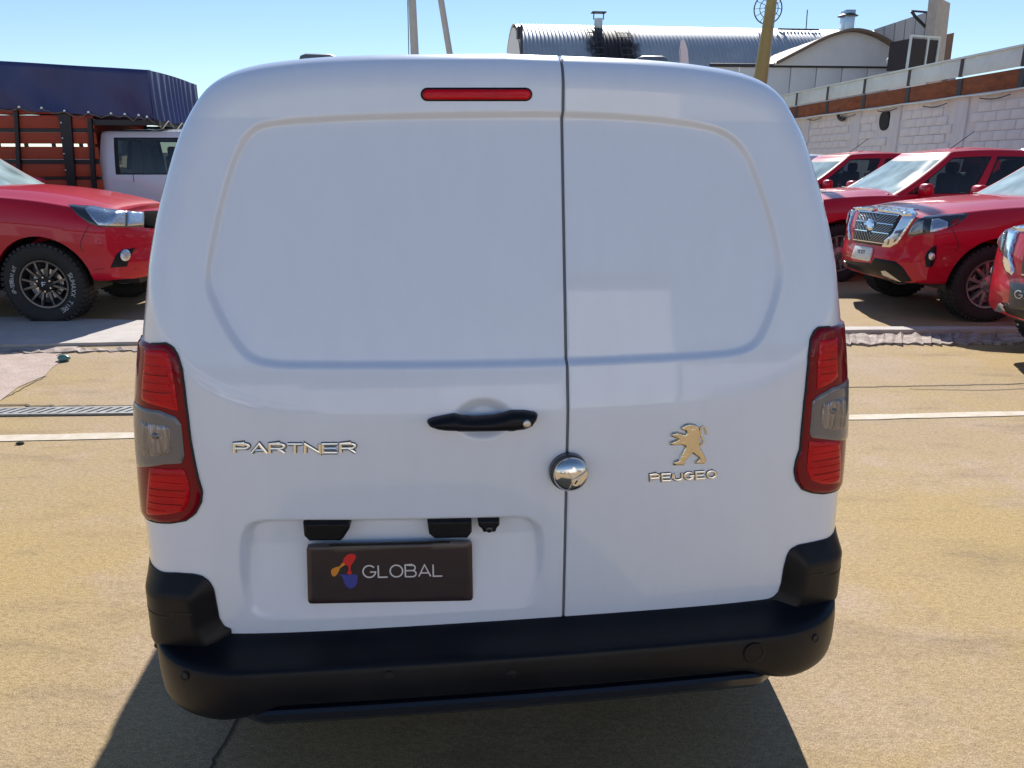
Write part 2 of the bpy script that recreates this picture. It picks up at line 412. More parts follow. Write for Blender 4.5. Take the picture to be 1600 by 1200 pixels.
pp = [(-500, 640), (-200, 650), (0, 627), (30, 605), (70, 588), (82, 575), (95, 566), (88, 556), (110, 548), (125, 541), (60, 541), (0, 545), (-300, 570)]
P3 = [on_z(*q) for q in pp]
tag(mesh_obj('bare_patch', [(p.x, p.y, .005) for p in P3], [tuple(range(len(P3)))], M_rubble, smooth=False), kind='structure')
# thin cracks / expansion joints in the paving
M_crack = mat('crack_fill', (0.10, 0.08, 0.06), 0.95)
def crack(pts, wd, z=.0035):
    q = [on_z(*p) for p in pts]; q = catmull([(p.x, p.y) for p in q], 8)
    q = q+RNG.normal(0, wd*.5, q.shape); V, F_ = ribbon(q, wd)
    tag(mesh_obj('pavement_joint', [(a, b, z) for a, b in V], F_, M_crack, smooth=False), kind='structure')
crack([(1250, 607), (1400, 604), (1500, 602), (1600, 600), (1800, 597)], .012)
crack([(1420, 608), (1530, 610), (1620, 607)], .008)
crack([(318, 1230), (345, 1170), (390, 1105), (430, 1040)], .008)
crack([(0, 626), (40, 605), (72, 588)], .01)
crack([(-200, 640), (0, 634.5), (120, 635.0), (240, 634.0), (900, 626)], .02, z=.0065)
# linear drain with diagonal slots
dr = thing('drain_grate', 'narrow white steel drain grate with diagonal slots beside the bare concrete patch', 'drain grate')
a0, a1 = on_z(-420, 650), on_z(900, 635)
dv = (a1-a0); Ld = dv.length; dv.normalize(); dn = Vector((-dv.y, dv.x, 0)); wdn = .105
V, F_ = [], []
def quadbox(V, F_, c, u, v, hu, hv, z0, z1, sk=0):
    b = len(V)
    for z in (z0, z1):
        for (su, sv) in ((-1, -1), (1, -1), (1, 1), (-1, 1)):
            p = c+u*(su*hu+sv*sk)+v*(sv*hv); V.append((p.x, p.y, z))
    F_ += [(b, b+3, b+2, b+1), (b+4, b+5, b+6, b+7)]+[(b+i, b+(i+1) % 4, b+4+(i+1) % 4, b+4+i) for i in range(4)]
nb = int(Ld/.062)
for k in range(nb): quadbox(V, F_, a0+dv*(k+.5)*.062, dv, dn, .019, wdn/2, .004, .014, sk=.03)
bars = mesh_obj('bars', V, F_, M_steel, dr, smooth=False); bars['kind'] = 'stuff'
for s in (-1, 1):
    V, F_ = [], []; quadbox(V, F_, a0+dv*Ld/2+dn*s*(wdn/2+.008), dv, dn, Ld/2, .010, .003, .0145); mesh_obj('rail', V, F_, M_steel, dr, smooth=False)
V, F_ = [], []; quadbox(V, F_, a0+dv*Ld/2, dv, dn, Ld/2, wdn/2, .001, .0042); mesh_obj('channel', V, F_, M_blackm, dr, smooth=False)
# small litter on the ground
M_lit = mat('litter', (0.03, 0.025, 0.02), .9); M_cup = mat('crushed_bottle', (0.10, 0.22, 0.22), .3)
def pebble(name, px, py, r, m, lab, cat, grp=None, sq=.4):
    p = on_z(px, py); bm = bmesh.new(); bmesh.ops.create_icosphere(bm, subdivisions=2, radius=r)
    for v in bm.verts: v.co = Vector((v.co.x*random.uniform(.8, 1.25), v.co.y*random.uniform(.6, .9), v.co.z*sq*random.uniform(.8, 1.2)))
    o = bm_obj(name, bm, m, smooth=True); o.location = (p.x, p.y, r*sq*.8); tag(o, lab, cat, grp); return o
pebble('crushed_bottle', 100, 564, .05, M_cup, 'small crushed greenish bottle lying at the edge of the broken concrete', 'litter', sq=.6)
pebble('dark_leaf', 32, 694, .022, M_lit, 'small dark leaf lying just past the white line beside the drain grate', 'leaf')

# ------------------------------------------------------------------ the white van
YAW = R(6.4)
van = thing('delivery_van', 'white panel van seen from behind with black bumper and twin rear doors', 'van', (0.006, 1.46, 0), YAW)
VO = np.array([0.006, 1.46, 0]); EX = np.array([math.cos(YAW), math.sin(YAW), 0]); EY = np.array([-math.sin(YAW), math.cos(YAW), 0]); EZ = np.array([0, 0, 1.])
CL = np.array([(CO-VO)@EX, (CO-VO)@EY, CAMZ])            # camera in van space
def vray(px, py):
    d = ray(px, py); return np.array([d@EX, d@EY, d[2]])
def vproj(P): return proj(VO+P[..., 0:1]*EX+P[..., 1:2]*EY+P[..., 2:3]*EZ)
HALF = [(.862, .28), (.860, .40), (.857, .5), (.853, .62), (.846, .8), (.838, .93), (.822, 1.07), (.803, 1.17), (.777, 1.29), (.750, 1.41),
        (.724, 1.5), (.690, 1.59), (.658, 1.645), (.612, 1.692), (.545, 1.722), (.44, 1.740), (.28, 1.751), (0, 1.757)]
HALF = [(a*.966 if b < 1.66 else a*(.966+.012*(b-1.66)/.1), b+.006*max(0, (b-1.5)/.25)) for a, b in HALF]
hc = catmull(HALF, 12)
ib = int(np.argmin(abs(hc[:, 1]-.5)))
hz = hc[ib:]                                                # from z=.5 up to the crown
OUTL = np.vstack([hz, (hz*[-1, 1])[::-1][1:]])              # right side up, over the roof, left side down (open)
def wz(z): return np.interp(z, hc[:, 1], hc[:, 0])
def vbase(x, z):
    w_ = np.maximum(wz(z), .3); ax = np.abs(x)
    A = .018*(x/.85)**2+.055*np.clip(ax/w_, 0, 1.05)**7-.012*sstep((.75-z)/.35)*0+.010*sstep((z-.95)/.5)
    zz = np.where(z > 1.63, 1.63+(z-1.63)*.18, z)
    B = .215*(zz-1.043)+.012*(x/.85)**2
    k = .004; h = np.clip(.5+.5*(A-B)/k, 0, 1)
    return B*(1-h)+A*h+k*h*(1-h)
RF = .072
def fillet(d):
    d = np.clip(d, 0, RF); return RF-np.sqrt(np.maximum(RF**2-(RF-d)**2, 0))
def dist_out(x, z): return seg_dist(np.asarray(x), np.asarray(z), OUTL, closed=False)
def S0(x, z):
    x = np.asarray(x, float); z = np.asarray(z, float)
    return vbase(x, z)+fillet(dist_out(x, z).reshape(x.shape))
def vloc(pts, it=8, fn=None):
    """pixels -> (x, z) on the rear surface of the van"""
    pts = np.asarray(pts, float); D = np.array([vray(a, b) for a, b in pts]); y = np.full(len(pts), .03)
    for _ in range(it):
        t = (y-CL[1])/D[:, 1]; x = CL[0]+t*D[:, 0]; z = CL[2]+t*D[:, 2]
        y = .5*y+.5*(fn or S0)(x, z)
    return np.stack([x, z], 1)
PAN = [(318, 440), (322, 400), (335, 335), (352, 272), (367, 232), (386, 203), (425, 187), (560, 178), (720, 174), (873, 173), (990, 178), (1095, 191), (1140, 206),
       (1170, 236), (1190, 282), (1212, 350), (1224, 412), (1222, 450), (1208, 498), (1190, 535), (1165, 552), (1120, 560), (1000, 567), (880, 572),
       (700, 576), (500, 577), (425, 575), (390, 565), (368, 545), (345, 510), (325, 468)]
pan = catmull(vloc(PAN), 6, closed=True)
REC = [(375, 850), (381, 826), (398, 814), (440, 811), (600, 810), (760, 807), (815, 806), (836, 813), (849, 830), (852, 870), (846, 915), (830, 948), (800, 962),
       (600, 972), (440, 972), (395, 962), (380, 930), (374, 890)]
rec = catmull(vloc(REC), 5, closed=True)
HC = vloc([(755, 655)])[0]
def sdist(x, z, poly):
    d = seg_dist(x, z, poly); return np.where(inside(x, z, poly), d, -d).reshape(np.shape(x))
def S(x, z):
    x = np.asarray(x, float); z = np.asarray(z, float)
    y = S0(x, z)
    y = y+.013*sstep(sdist(x, z, pan)/.0135)
    sr = sdist(x, z, rec)
    y = y+.030*sstep(sr/.020)*np.clip((z-.575)/(.75-.575), 0, 1)**.9
    r = np.sqrt(((x-HC[0])/.066)**2+((z-HC[1])/.047)**2)
    y = y+.017*sstep((1-r)/.55)
    return y
def mapS(fn):
    def f(x, z):
        e = .0015; y = fn(x, z)
        gx = (fn(x+e, z)-fn(x-e, z))/(2*e); gz = (fn(x, z+e)-fn(x, z-e))/(2*e)
        N = np.stack([gx, -np.ones_like(gx), gz], 1); N /= np.linalg.norm(N, axis=1)[:, None]
        return np.stack([x, y, z], 1), N
    return f
MS, MS0 = mapS(S), mapS(S0)
def mplane(y0, tilt=0.0):
    def f(x, z):
        N = np.tile(np.array([0, -1., tilt]), (len(x), 1)); N /= np.linalg.norm(N, axis=1)[:, None]
        return np.stack([x, y0+tilt*(z-.68)+0*x, z], 1), N
    return f
# --- door skin: a grid that follows the outline
NU, NV = 520, 400
tt = np.linspace(0, 1, NU+1); U = .5*tt+.5*(.5-.5*np.cos(np.pi*tt))
tt = np.linspace(0, 1, NV+1); Vv = .72*tt+.28*np.sin(tt*np.pi/2)
ic = int(np.argmin(np.hypot(hz[:, 0]-.632, hz[:, 1]-1.672)))
side = resample(hz[:ic+1], n=2000, closed=False); sideR = np.stack([np.interp(Vv, np.linspace(0, 1, 2001), side[:, k]) for k in (0, 1)], 1)
sideL = sideR*[-1, 1]
topc = np.vstack([(hz[ic:]*[-1, 1]), hz[ic:][::-1][1:]]); topc = resample(topc, n=2000, closed=False)
topc = np.stack([np.interp(U, np.linspace(0, 1, 2001), topc[:, k]) for k in (0, 1)], 1)
bot = np.stack([sideL[0, 0]+(sideR[0, 0]-sideL[0, 0])*U, np.full(NU+1, sideR[0, 1])], 1)
u, v = U[None, :, None], Vv[:, None, None]
G = (1-v)*bot[None]+v*topc[None]+(1-u)*sideL[:, None]+u*sideR[:, None]-((1-u)*(1-v)*bot[0]+u*(1-v)*bot[-1]+(1-u)*v*topc[0]+u*v*topc[-1])
X, Z = G[..., 0], G[..., 1]; Y = S(X, Z)
PX = np.stack([X, Y, Z], -1)                                # (NV+1, NU+1, 3)
# wrap-over strips beyond the outline (d = 0): the skin turns forward
def ring_fwd(P, dy):
    q = P.copy(); q[..., 1] += dy; return q
left = np.stack([ring_fwd(PX[:, 0], d) for d in (.06, .03)], 1); right = np.stack([ring_fwd(PX[:, -1], d) for d in (.03, .06)], 1)
PX = np.concatenate([left, PX, right], 1)
PX = np.concatenate([PX, np.stack([ring_fwd(PX[-1], d) for d in (.03, .06)], 0)], 0)
for a, b in ((0, .06), (1, .03), (-1, .06), (-2, .03)):     # keep the corner strips tidy
    PX[-1, a] = PX[-3, 2 if a >= 0 else -3]+[0, .06, 0]; PX[-2, a] = PX[-3, 2 if a >= 0 else -3]+[0, max(b, .03), 0]
nv, nu = PX.shape[:2]
idx = np.arange(nv*nu).reshape(nv, nu)
FQ = np.stack([idx[:-1, :-1], idx[:-1, 1:], idx[1:, 1:], idx[1:, :-1]], -1).reshape(-1, 4)
SEAM = .5*(vloc([(876.5, 300)])[0][0]+vloc([(886, 930)])[0][0])
HW = .0046
def door(name, lo, hi, lab):
    xc = PX[..., 0]; keep = ((xc > lo-.012) & (xc < hi+.012)); ok = keep.reshape(-1)[FQ].all(1); f = FQ[ok]
    used = np.unique(f); re = np.full(nv*nu, -1); re[used] = np.arange(len(used))
    me = bpy.data.meshes.new(name); me.from_pydata(PX.reshape(-1, 3)[used].tolist(), [], re[f].tolist())
    bm = bmesh.new(); bm.from_mesh(me)
    px = hi if lo < -1 else lo
    bmesh.ops.bisect_plane(bm, geom=bm.verts[:]+bm.edges[:]+bm.faces[:], plane_co=(px, 0, 0), plane_no=(1, 0, 0), clear_outer=lo < -1, clear_inner=lo >= -1, dist=1e-6)
    es = [e for e in bm.edges if e.is_boundary and all(abs(q.co.x-px) < 1e-4 for q in e.verts)]
    r = bmesh.ops.extrude_edge_only(bm, edges=es); vs = [q for q in r['geom'] if isinstance(q, bmesh.types.BMVert)]
    sx = -1 if lo < -1 else 1
    for q in vs: q.co += Vector((-sx*.0 + (.0015 if sx < 0 else -.0015), .002, 0))
    es = [e for e in r['geom'] if isinstance(e, bmesh.types.BMEdge)]
    r = bmesh.ops.extrude_edge_only(bm, edges=es); vs = [q for q in r['geom'] if isinstance(q, bmesh.types.BMVert)]
    for q in vs: q.co += Vector((0, .022, 0))
    bmesh.ops.recalc_face_normals(bm, faces=bm.faces)
    bm.to_mesh(me); bm.free(); me.materials.append(M_white); me.polygons.foreach_set('use_smooth', [True]*len(me.polygons))
    o = bpy.data.objects.new(name, me); COL.objects.link(o); o.parent = van; o['label'] = lab; return o
door_l = door('rear_door', -2, SEAM-HW, 'wide rear door carrying the number plate recess')
door_r = door('rear_door', SEAM+HW, 2, 'narrow rear door carrying the lion badge')
# rubber strip in the gap
zz = np.linspace(.52, 1.752, 160); sy = S(np.full_like(zz, SEAM), zz)
V, F_ = [], []
for z, y in zip(zz, sy):
    for a in np.linspace(0, math.pi, 9): V.append((SEAM-.0064*math.cos(a), y+.0105-.0068*math.sin(a), z))
for i in range(len(zz)-1):
    for k in range(8): F_.append((9*i+k, 9*i+k+1, 9*i+9+k+1, 9*i+9+k))
mesh_obj('door_seal', V, F_, M_seal, van)
# --- body shell: roof, flanks and nose (rings of the outline run forward)
full = np.vstack([hc, (hc*[-1, 1])[::-1][1:]])
full = resample(full, n=220, closed=False)
ye = S0(full[:, 0]*.999, np.maximum(full[:, 1], .5))
st = [(None, 1, 1), (.42, 1.005, 1.006), (.9, 1.02, 1.012), (1.6, 1.035, 1.018), (2.3, 1.035, 1.02), (2.8, 1.03, 1.005), (3.1, 1.02, .93), (3.5, 1.0, .78), (3.75, .99, .70), (4.1, .96, .66), (4.3, .88, .60), (4.38, .6, .5)]
rings = []
for y, sx, sz in st:
    q = np.stack([full[:, 0]*sx, (ye+.067) if y is None else np.full(len(full), y), .28+(full[:, 1]-.28)*sz], 1)
    if y == .42: q[:, 1] = np.maximum(q[:, 1], ye+.12)
    rings.append(q)
n = len(full); V = np.vstack(rings); F_ = []
for k in range(len(rings)-1):
    for i in range(n-1): F_.append((k*n+i, k*n+i+1, (k+1)*n+i+1, (k+1)*n+i))
F_.append(tuple((len(rings)-1)*n+i for i in range(n)))
mesh_obj('body', V, F_, M_white, van, sharp=50)
box('underbody', (0, 2.35, .34), (1.5, 3.9, .12), M_blackm, van)
# arches, wheels, cab glass, mirrors (not seen from behind, there when one steps aside)
def simple_wheel(name, c, sgn, parent):
    o = lathe(name, [(.20, -.09), (.30, -.10), (.325, -.06), (.325, .06), (.30, .10), (.20, .09), (.20, -.09)], M_rubber, parent, 40, 'X', c, sharp=50)
    rm = lathe('rim', [(.02, .075), (.08, .08), (.19, .07), (.205, .095), (.205, -.09), (.0, -.05)] if sgn > 0 else [(.02, -.075), (.08, -.08), (.19, -.07), (.205, -.095), (.205, .09), (0, .05)], M_satin, o, 32, 'X', c)
    return o
for sx in (-1, 1):
    for yy in (.72, 3.5):
        aa = np.linspace(R(-10), R(190), 40); xa = sx*.852
        V = [(xa, yy+.37*math.cos(q), .335+.37*math.sin(q)) for q in aa]+[(xa-sx*.05, yy+.37*math.cos(q), .335+.37*math.sin(q)) for q in aa]; n_ = len(aa)
        mesh_obj('wheel_arch', V, [tuple(range(n_))]+[(i, i+1, n_+i+1, n_+i) for i in range(n_-1)], M_blackm, van, smooth=False)
        simple_wheel('wheel', (sx*.772, yy, .326), sx, van)
    q = [(2.95, .98), (3.45, 1.02), (3.10, 1.34), (2.78, 1.46), (2.15, 1.46), (2.1, .98)]
    def mside(yy, zz_, sx=sx):
        xw = wz(.28+(zz_-.28)/1.018)*1.036+.004
        N = np.tile([float(sx), 0, .15], (len(yy), 1)); return np.stack([sx*xw, yy, zz_], 1), N/np.linalg.norm(N, axis=1)[:, None]
    decal('cab_window', q, mside, .004, .02, .08, G_side, van)
    mo = bmesh.new(); bm_box(mo, (sx*1.0, 3.05, 1.06), (.16, .10, .24), bev=.035); bm_obj('door_mirror', mo, M_blackp, van, smooth=True)
# --- corner table (s, z): s > 0 towards the middle of the doors, s < 0 forward along the flank
ZT = np.arange(.402, 1.262, .004); ST = np.arange(-.20, .345, .003)
TAB = np.zeros((len(ZT), len(ST), 3))
for i, z in enumerate(ZT):
    w_ = float(wz(z)); q = w_-(np.linspace(0, 1, 500)**2)*.5
    yq = S0(q, np.full_like(q, z)); L = np.concatenate([[0], np.cumsum(np.hypot(np.diff(q), np.diff(yq)))])
    sp = ST >= 0
    TAB[i, sp, 0] = np.interp(ST[sp], L, q); TAB[i, sp, 1] = np.interp(ST[sp], L, yq)
    TAB[i, ~sp, 0] = w_+.0*ST[~sp]; TAB[i, ~sp, 1] = yq[0]-ST[~sp]; TAB[i, :, 2] = z
du = np.gradient(TAB, axis=1); dv_ = np.gradient(TAB, axis=0); NT = np.cross(dv_, du); NT /= np.linalg.norm(NT, axis=2)[..., None]+1e-12
if NT[50, -10, 1] > 0: NT = -NT
def bil(T, s, z):
    fs = np.clip((s-ST[0])/.003, 0, len(ST)-1.001); fz = np.clip((z-ZT[0])/.004, 0, len(ZT)-1.001)
    i = fz.astype(int); j = fs.astype(int); a = (fz-i)[:, None]; b = (fs-j)[:, None]
    return (T[i, j]*(1-a)*(1-b)+T[i+1, j]*a*(1-b)+T[i, j+1]*(1-a)*b+T[i+1, j+1]*a*b)
def mcorner(sx, fade=(-.03, .04)):
    def f(s, z):
        P = bil(TAB, s, z); N = bil(NT, s, z); N /= np.linalg.norm(N, axis=1)[:, None]
        k = .06+.94*sstep((s-fade[0])/(fade[1]-fade[0]))          # trim gets thinner where it runs onto the flank
        return P*[sx, 1, 1], N*[sx, 1, 1]*k[:, None]
    return f
def corner_px(sx, pts):
    T = TAB*[sx, 1, 1]; N = NT*[sx, 1, 1]
    qx, qy = vproj(T); qx = qx[..., ] if qx.ndim == 2 else qx.reshape(T.shape[:2]); qy = qy.reshape(T.shape[:2])
    vis = ((CL-T)*N).sum(2) > 0
    out = []
    for a, b in pts:
        d = np.where(vis, (qx-a)**2+(qy-b)**2, 1e9); i, j = np.unravel_index(np.argmin(d), d.shape); out.append((ST[j], ZT[i]))
    return out
def cpx(sx, s0, x0, y0, k, pts): return corner_px(sx, [(x0+a/k, y0+b/k) for a, b in pts])
LAMPS = {
 -1: dict(o=(200, 520, 3.87),
   base=[(75, 60), (150, 63), (230, 68), (270, 90), (300, 135), (325, 220), (340, 340), (360, 500), (380, 650), (405, 800), (430, 890), (445, 960), (440, 1020), (410, 1090), (350, 1135), (270, 1150), (130, 1140)],
   grey=[(200, 458), (300, 503), (332, 550), (346, 640), (352, 740), (337, 778), (230, 790), (85, 800)], gtop=(66, 412),
   refl=[(112, 522), (265, 552), (280, 600), (282, 725), (135, 740), (116, 690)],
   up=[(128, 95), (225, 98), (258, 120), (280, 200), (300, 330), (318, 470), (210, 438), (110, 400)],
   low=[(150, 812), (345, 808), (375, 880), (388, 950), (380, 1020), (345, 1068), (270, 1085), (138, 1085)]),
 1: dict(o=(1220, 490, 4.0),
   base=[(385, 72), (300, 78), (240, 88), (205, 115), (185, 160), (172, 260), (160, 400), (145, 560), (130, 720), (115, 850), (95, 920), (85, 980), (95, 1040), (130, 1090), (190, 1118), (260, 1118), (355, 1095)],
   grey=[(300, 455), (205, 510), (182, 545), (175, 640), (165, 740), (180, 768), (260, 775), (390, 780)], gtop=(395, 400),
   refl=[(235, 565), (300, 530), (368, 512), (372, 705), (300, 715), (225, 700)],
   up=[(225, 165), (330, 150), (338, 385), (300, 420), (205, 472), (212, 300)],
   low=[(165, 792), (345, 790), (352, 950), (345, 1045), (250, 1060), (170, 1030), (145, 960), (150, 880)])}
for sx in (-1, 1):
    D = LAMPS[sx]; mc = mcorner(sx); O_ = D['o']
    b = [(-.15, cpx(sx, 0, *O_, D['base'][:1])[0][1]+.01)]+cpx(sx, 0, *O_, D['base'][1:-1])
    zb = cpx(sx, 0, *O_, D['base'][-1:])[0][1]; b += [(0.0, zb), (-.06, zb-.004), (-.15, zb+.02)]
    lamp = decal('tail_lamp', b, mc, .008, .012, .0055, M_lampblack, van, depth=.012)
    rb = [q for q in b]
    V_, F2 = ribbon(resample(np.array(b[1:-2]), n=90, closed=False), .0045); patch('rim_seal', V_, F2, mc, np.full(len(V_), .0035), .003, M_blackm, lamp)
    lamp['label'] = 'red tail lamp with smoked indicator window'
    def shift(mc, o):
        def f(s, z):
            P, N = mc(s, z); return P+N*o, N
        return f
    up = cpx(sx, 0, *O_, D['up']); low = cpx(sx, 0, *O_, D['low']); gr = cpx(sx, 0, *O_, D['grey']); gt = cpx(sx, 0, *O_, [D['gtop']])[0]
    decal('red_lens', up, shift(mc, .0082), .004, .006, .006, M_lampred2, lamp, depth=.001)
    s_in = min(p[0] for p in low)
    decal('red_lens', low, shift(mc, .0082), .004, .010, .006, M_lampred2, lamp, depth=.001)
    zt = up[0][1]; s2 = .016
    side_poly = [(-.14, zt+.015), (s2-.006, zt+.012), (s2-.006, gt[1]+.01), (-.14, gt[1]+.07)]
    decal('side_lens', side_poly, shift(mc, .0082), .003, .006, .007, M_lampred, lamp, depth=.001)
    zb2 = low[-1][1] if sx < 0 else low[3][1]
    side_low = [(-.14, gr[-1][1]-.02), (s2-.006, gr[-1][1]-.012), (s2-.004, zb2-.005), (-.14, zb2)]
    decal('side_lens', side_low, shift(mc, .0082), .003, .006, .007, M_lampred, lamp, depth=.001)
    gp = [(max(q_[0], .030), q_[1]) for q_ in [gt]+gr]
    gl = decal('indicator_lens', gp, shift(mc, .0084), .0035, .008, .006, M_lampgrey, lamp, depth=.001)
    decal('reflector', cpx(sx, 0, *O_, D['refl']), shift(mc, .0118), .003, .012, .005, M_lampclear, gl, depth=.001)
    ry = np.array(cpx(sx, 0, *O_, D['refl'])); z0, z1 = ry[:, 1].min(), ry[:, 1].max()
    sm = float(np.median(ry[:, 0])); zm = (z0+z1)/2+.012
    for nm_, pl_ in (('up', up), ('low', low)):
        zs = np.array(pl_)[:, 1]; ss = np.array(pl_)[:, 0]
        for fz in (.16, .30, .44, .58, .72, .86):
            z_ = zs.min()+(zs.max()-zs.min())*fz; row = np.array([(s_, z_) for s_ in np.linspace(ss.min()-.01, ss.max()+.01, 60)])
            kk = inside(row[:, 0], row[:, 1], np.array(pl_)) & (seg_dist(row[:, 0], row[:, 1], np.array(pl_)) > .008); row = row[kk]
            if len(row) > 4:
                V_, F2 = ribbon(row, .0016); patch('lens_rib', V_, F2, shift(mc, .0122), np.full(len(V_), .0011), .001, M_lampblack if fz in (.30, .58) else M_lampred2, lamp)
    decal('bulb', [(sm+.009*math.cos(a), zm+.008*math.sin(a)) for a in np.linspace(0, 2*math.pi, 16)[:-1]], shift(mc, .0135), .005, .012, .004, mat('bulb_grey', (.16, .15, .16), .15, metal=.6), gl, depth=.002)
# --- bumper
ang = np.linspace(0, math.pi/2, 26)
def plan(hw=.802, rc=.235, y0=-.002, yl=.60):
    p = []
    for x in np.linspace(0, hw-rc, 60): p.append((x, y0+.022*(x/.85)**2))
    yc = p[-1][1]
    for a in ang[1:]: p.append((hw-rc+rc*math.sin(a), yc+rc*(1-math.cos(a))))
    for y in np.linspace(yc+rc, yl, 14)[1:]: p.append((hw, y))
    p = np.array(p); return np.vstack([(p*[-1, 1])[::-1][:-1], p])
PL = plan(); tn = np.gradient(PL, axis=0); tn /= np.linalg.norm(tn, axis=1)[:, None]; PN = np.stack([tn[:, 1], -tn[:, 0]], 1)
def sweep(name, prof_fn, m, lo, hi, parent=van, sharp=50):
    V, F_ = [], []; rows = [i for i in range(len(PL)) if lo <= i <= hi]; n = None
    for i in rows:
        pr = prof_fn(PL[i], PN[i]); n = len(pr)
        for o_, z in pr: q = PL[i]+PN[i]*o_; V.append((q[0], q[1], z))
    for r in range(len(rows)-1):
        for k in range(n-1): F_.append((r*n+k, r*n+k+1, (r+1)*n+k+1, (r+1)*n+k))
    F_ += [tuple(range(n))[::-1], tuple((len(rows)-1)*n+k for k in range(n))]
    o = mesh_obj(name, V, F_, m, parent, sharp=sharp)
    bm = bmesh.new(); bm.from_mesh(o.data); bmesh.ops.recalc_face_normals(bm, faces=bm.faces); bm.to_mesh(o.data); bm.free(); return o
BP = np.array([(-.05, .540), (-.004, .546), (.006, .544), (.03, .534), (.06, .528), (.082, .525), (.0935, .5225), (.0985, .5195), (.1012, .514), (.1035, .505), (.107, .485), (.108, .465), (.106, .449), (.100, .437), (.088, .429), (.06, .422), (.0, .40), (-.05, .39)])
BP = np.vstack([BP[:1], catmull(BP[1:], 3)])
def bprof(p, nn):
    side = max(0.0, 1-abs(nn[1]))            # 0 at the back, 1 on the flanks
    k = 1-.80*sstep(side*1.25); lift = .018*sstep(side*1.2)+.03*sstep((abs(p[0])-.60)/.2)*1
    lowup = -.034*sstep((abs(p[0])-.50)/.13)+.05*sstep((side-.35)/.5)
    return [(max(-.05, (o_*k if o_ > 0 else o_)+(.22*side*(z-.475) if o_ > .02 else 0)), z+(.012*side if z > .5 else lowup*sstep((.50-z)/.07))) for o_, z in BP]
bump = sweep('rear_bumper', bprof, M_blackp, 0, len(PL)-1, sharp=60)
bump['label'] = 'black plastic rear bumper with a step'
def lprof(p, nn):
    t = sstep((.66-abs(p[0]))/.12); o_ = .04+.062*t
    return [(-.02, .405), (o_-.03, .424-.015*(1-t)), (o_-.007, .421-.015*(1-t)), (o_, .415-.015*(1-t)), (o_-.001, .397), (o_-.012, .382), (o_-.05, .368), (-.02, .362)]
ii = [i for i in range(len(PL)) if abs(PL[i][0]) < .66 and PL[i][1] < .1]
M_lip = mat('gloss_black_lip', (.012, .014, .022), .22, coat=.3)
lip = sweep('lower_lip', lprof, M_lip, ii[0], ii[-1], parent=bump, sharp=30)
CORN = {-1: ((220, 860, 4.444), [(90, 112), (140, 143), (250, 153), (370, 161), (430, 178), (480, 213), (510, 270), (530, 370), (550, 470), (580, 520), (625, 548)]),
        1: ((1120, 820, 4.286), [(780, 55), (765, 75), (720, 92), (620, 115), (545, 132), (495, 160), (465, 205), (448, 290), (432, 390), (412, 445), (380, 478), (340, 492)])}
for sx in (-1, 1):
    O_, pts = CORN[sx]; q = cpx(sx, 0, *O_, pts); mc = mcorner(sx, (-.01, .12))
    zt = q[0][1]
    poly = [(-.19, zt+.01)]+[(min(q[0][0], .0), zt+.004)]+q[1:]+[(q[-1][0], .475), (-.19, .475)]
    cp = decal('corner_cap', poly, mc, .030, .045, .0075, M_blackp, bump, depth=.004, prof='lin', edge0=.12)
    # split line between cap and bumper beam
    zl = .600
    V, F_ = ribbon(np.array([(.19-t*.38, zl+(.012 if t < .12 else 0)) for t in np.linspace(0, 1, 40)]), .0035)
    patch('parting_line', V, F_, mc, np.full(len(V), .0308), .001, M_blackm, cp)
# ultrasonic sensors and tow cover
def bplane(px, py, off):
    pts = vloc([(px, py)], fn=lambda x, z: 0*x-off); return pts[0]
def bsens(px, py, r, m, name, off=.107):
    d = vray(px, py); best = None
    for o_, i in [(o_, i) for o_ in (off,) for i in range(len(PL))]:
        side = max(0.0, 1-abs(PN[i][1])); q = PL[i]+PN[i]*off*(1-.80*float(sstep(side*1.25)))
        t = (q[1]-CL[1])/d[1]; e = abs(CL[0]+t*d[0]-q[0])
        if PN[i]@(CL[:2]-q) > 0 and (best is None or e < best[0]): best = (e, i, q, CL[2]+t*d[2])
    _, i, q, z = best; n3 = Vector((PN[i][0], PN[i][1], 0))
    bm = bmesh.new(); bm_lathe(bm, [(r, -.008), (r, .0012), (r*.86, .0022), (r*.8, .0008), (0.0005, .0012)], 24, 'Z')
    o = bm_obj(name, bm, m, bump, smooth=True, sharp=40)
    o.location = (q[0], q[1], z); o.rotation_euler = n3.to_track_quat('Z', 'Y').to_euler(); return o
for px, py in ((292, 1056), (609, 1056), (800, 1053), (1277, 997)): bsens(px, py, .0105, M_blackm, 'parking_sensor', .106)
bsens(1178, 1021, .026, M_blackp, 'tow_cover', .1065)
# --- small things on the doors
decal('handle_grip', np.array([vloc([(640+a/5.333, 600+b/5.333)])[0] for a, b in
      [(145, 312), (152, 290), (200, 273), (370, 240), (430, 258), (540, 266), (700, 255), (780, 238), (840, 215), (960, 215), (1040, 228), (1066, 245), (1060, 275), (1020, 335), (960, 362), (860, 378), (600, 382), (400, 381), (250, 370), (168, 345)]]),
      MS0, .030, .017, .0035, M_blackp, door_l, depth=.002)
hl = vloc([(820.4, 656)])[0]
def disc(name, c, r, mapf, h, bev, m, parent, depth=.003, n=22):
    return decal(name, [(c[0]+r*math.cos(a), c[1]+r*math.sin(a)) for a in np.linspace(0, 2*math.pi, n+1)[:-1]], mapf, h, bev, r/4, m, parent, depth)
disc('lock_cylinder', hl, .0085, lambda x, z: (lambda PN_: (PN_[0]+PN_[1]*.0285, PN_[1]))(MS0(x, z)), .003, .003, M_satin, door_l)
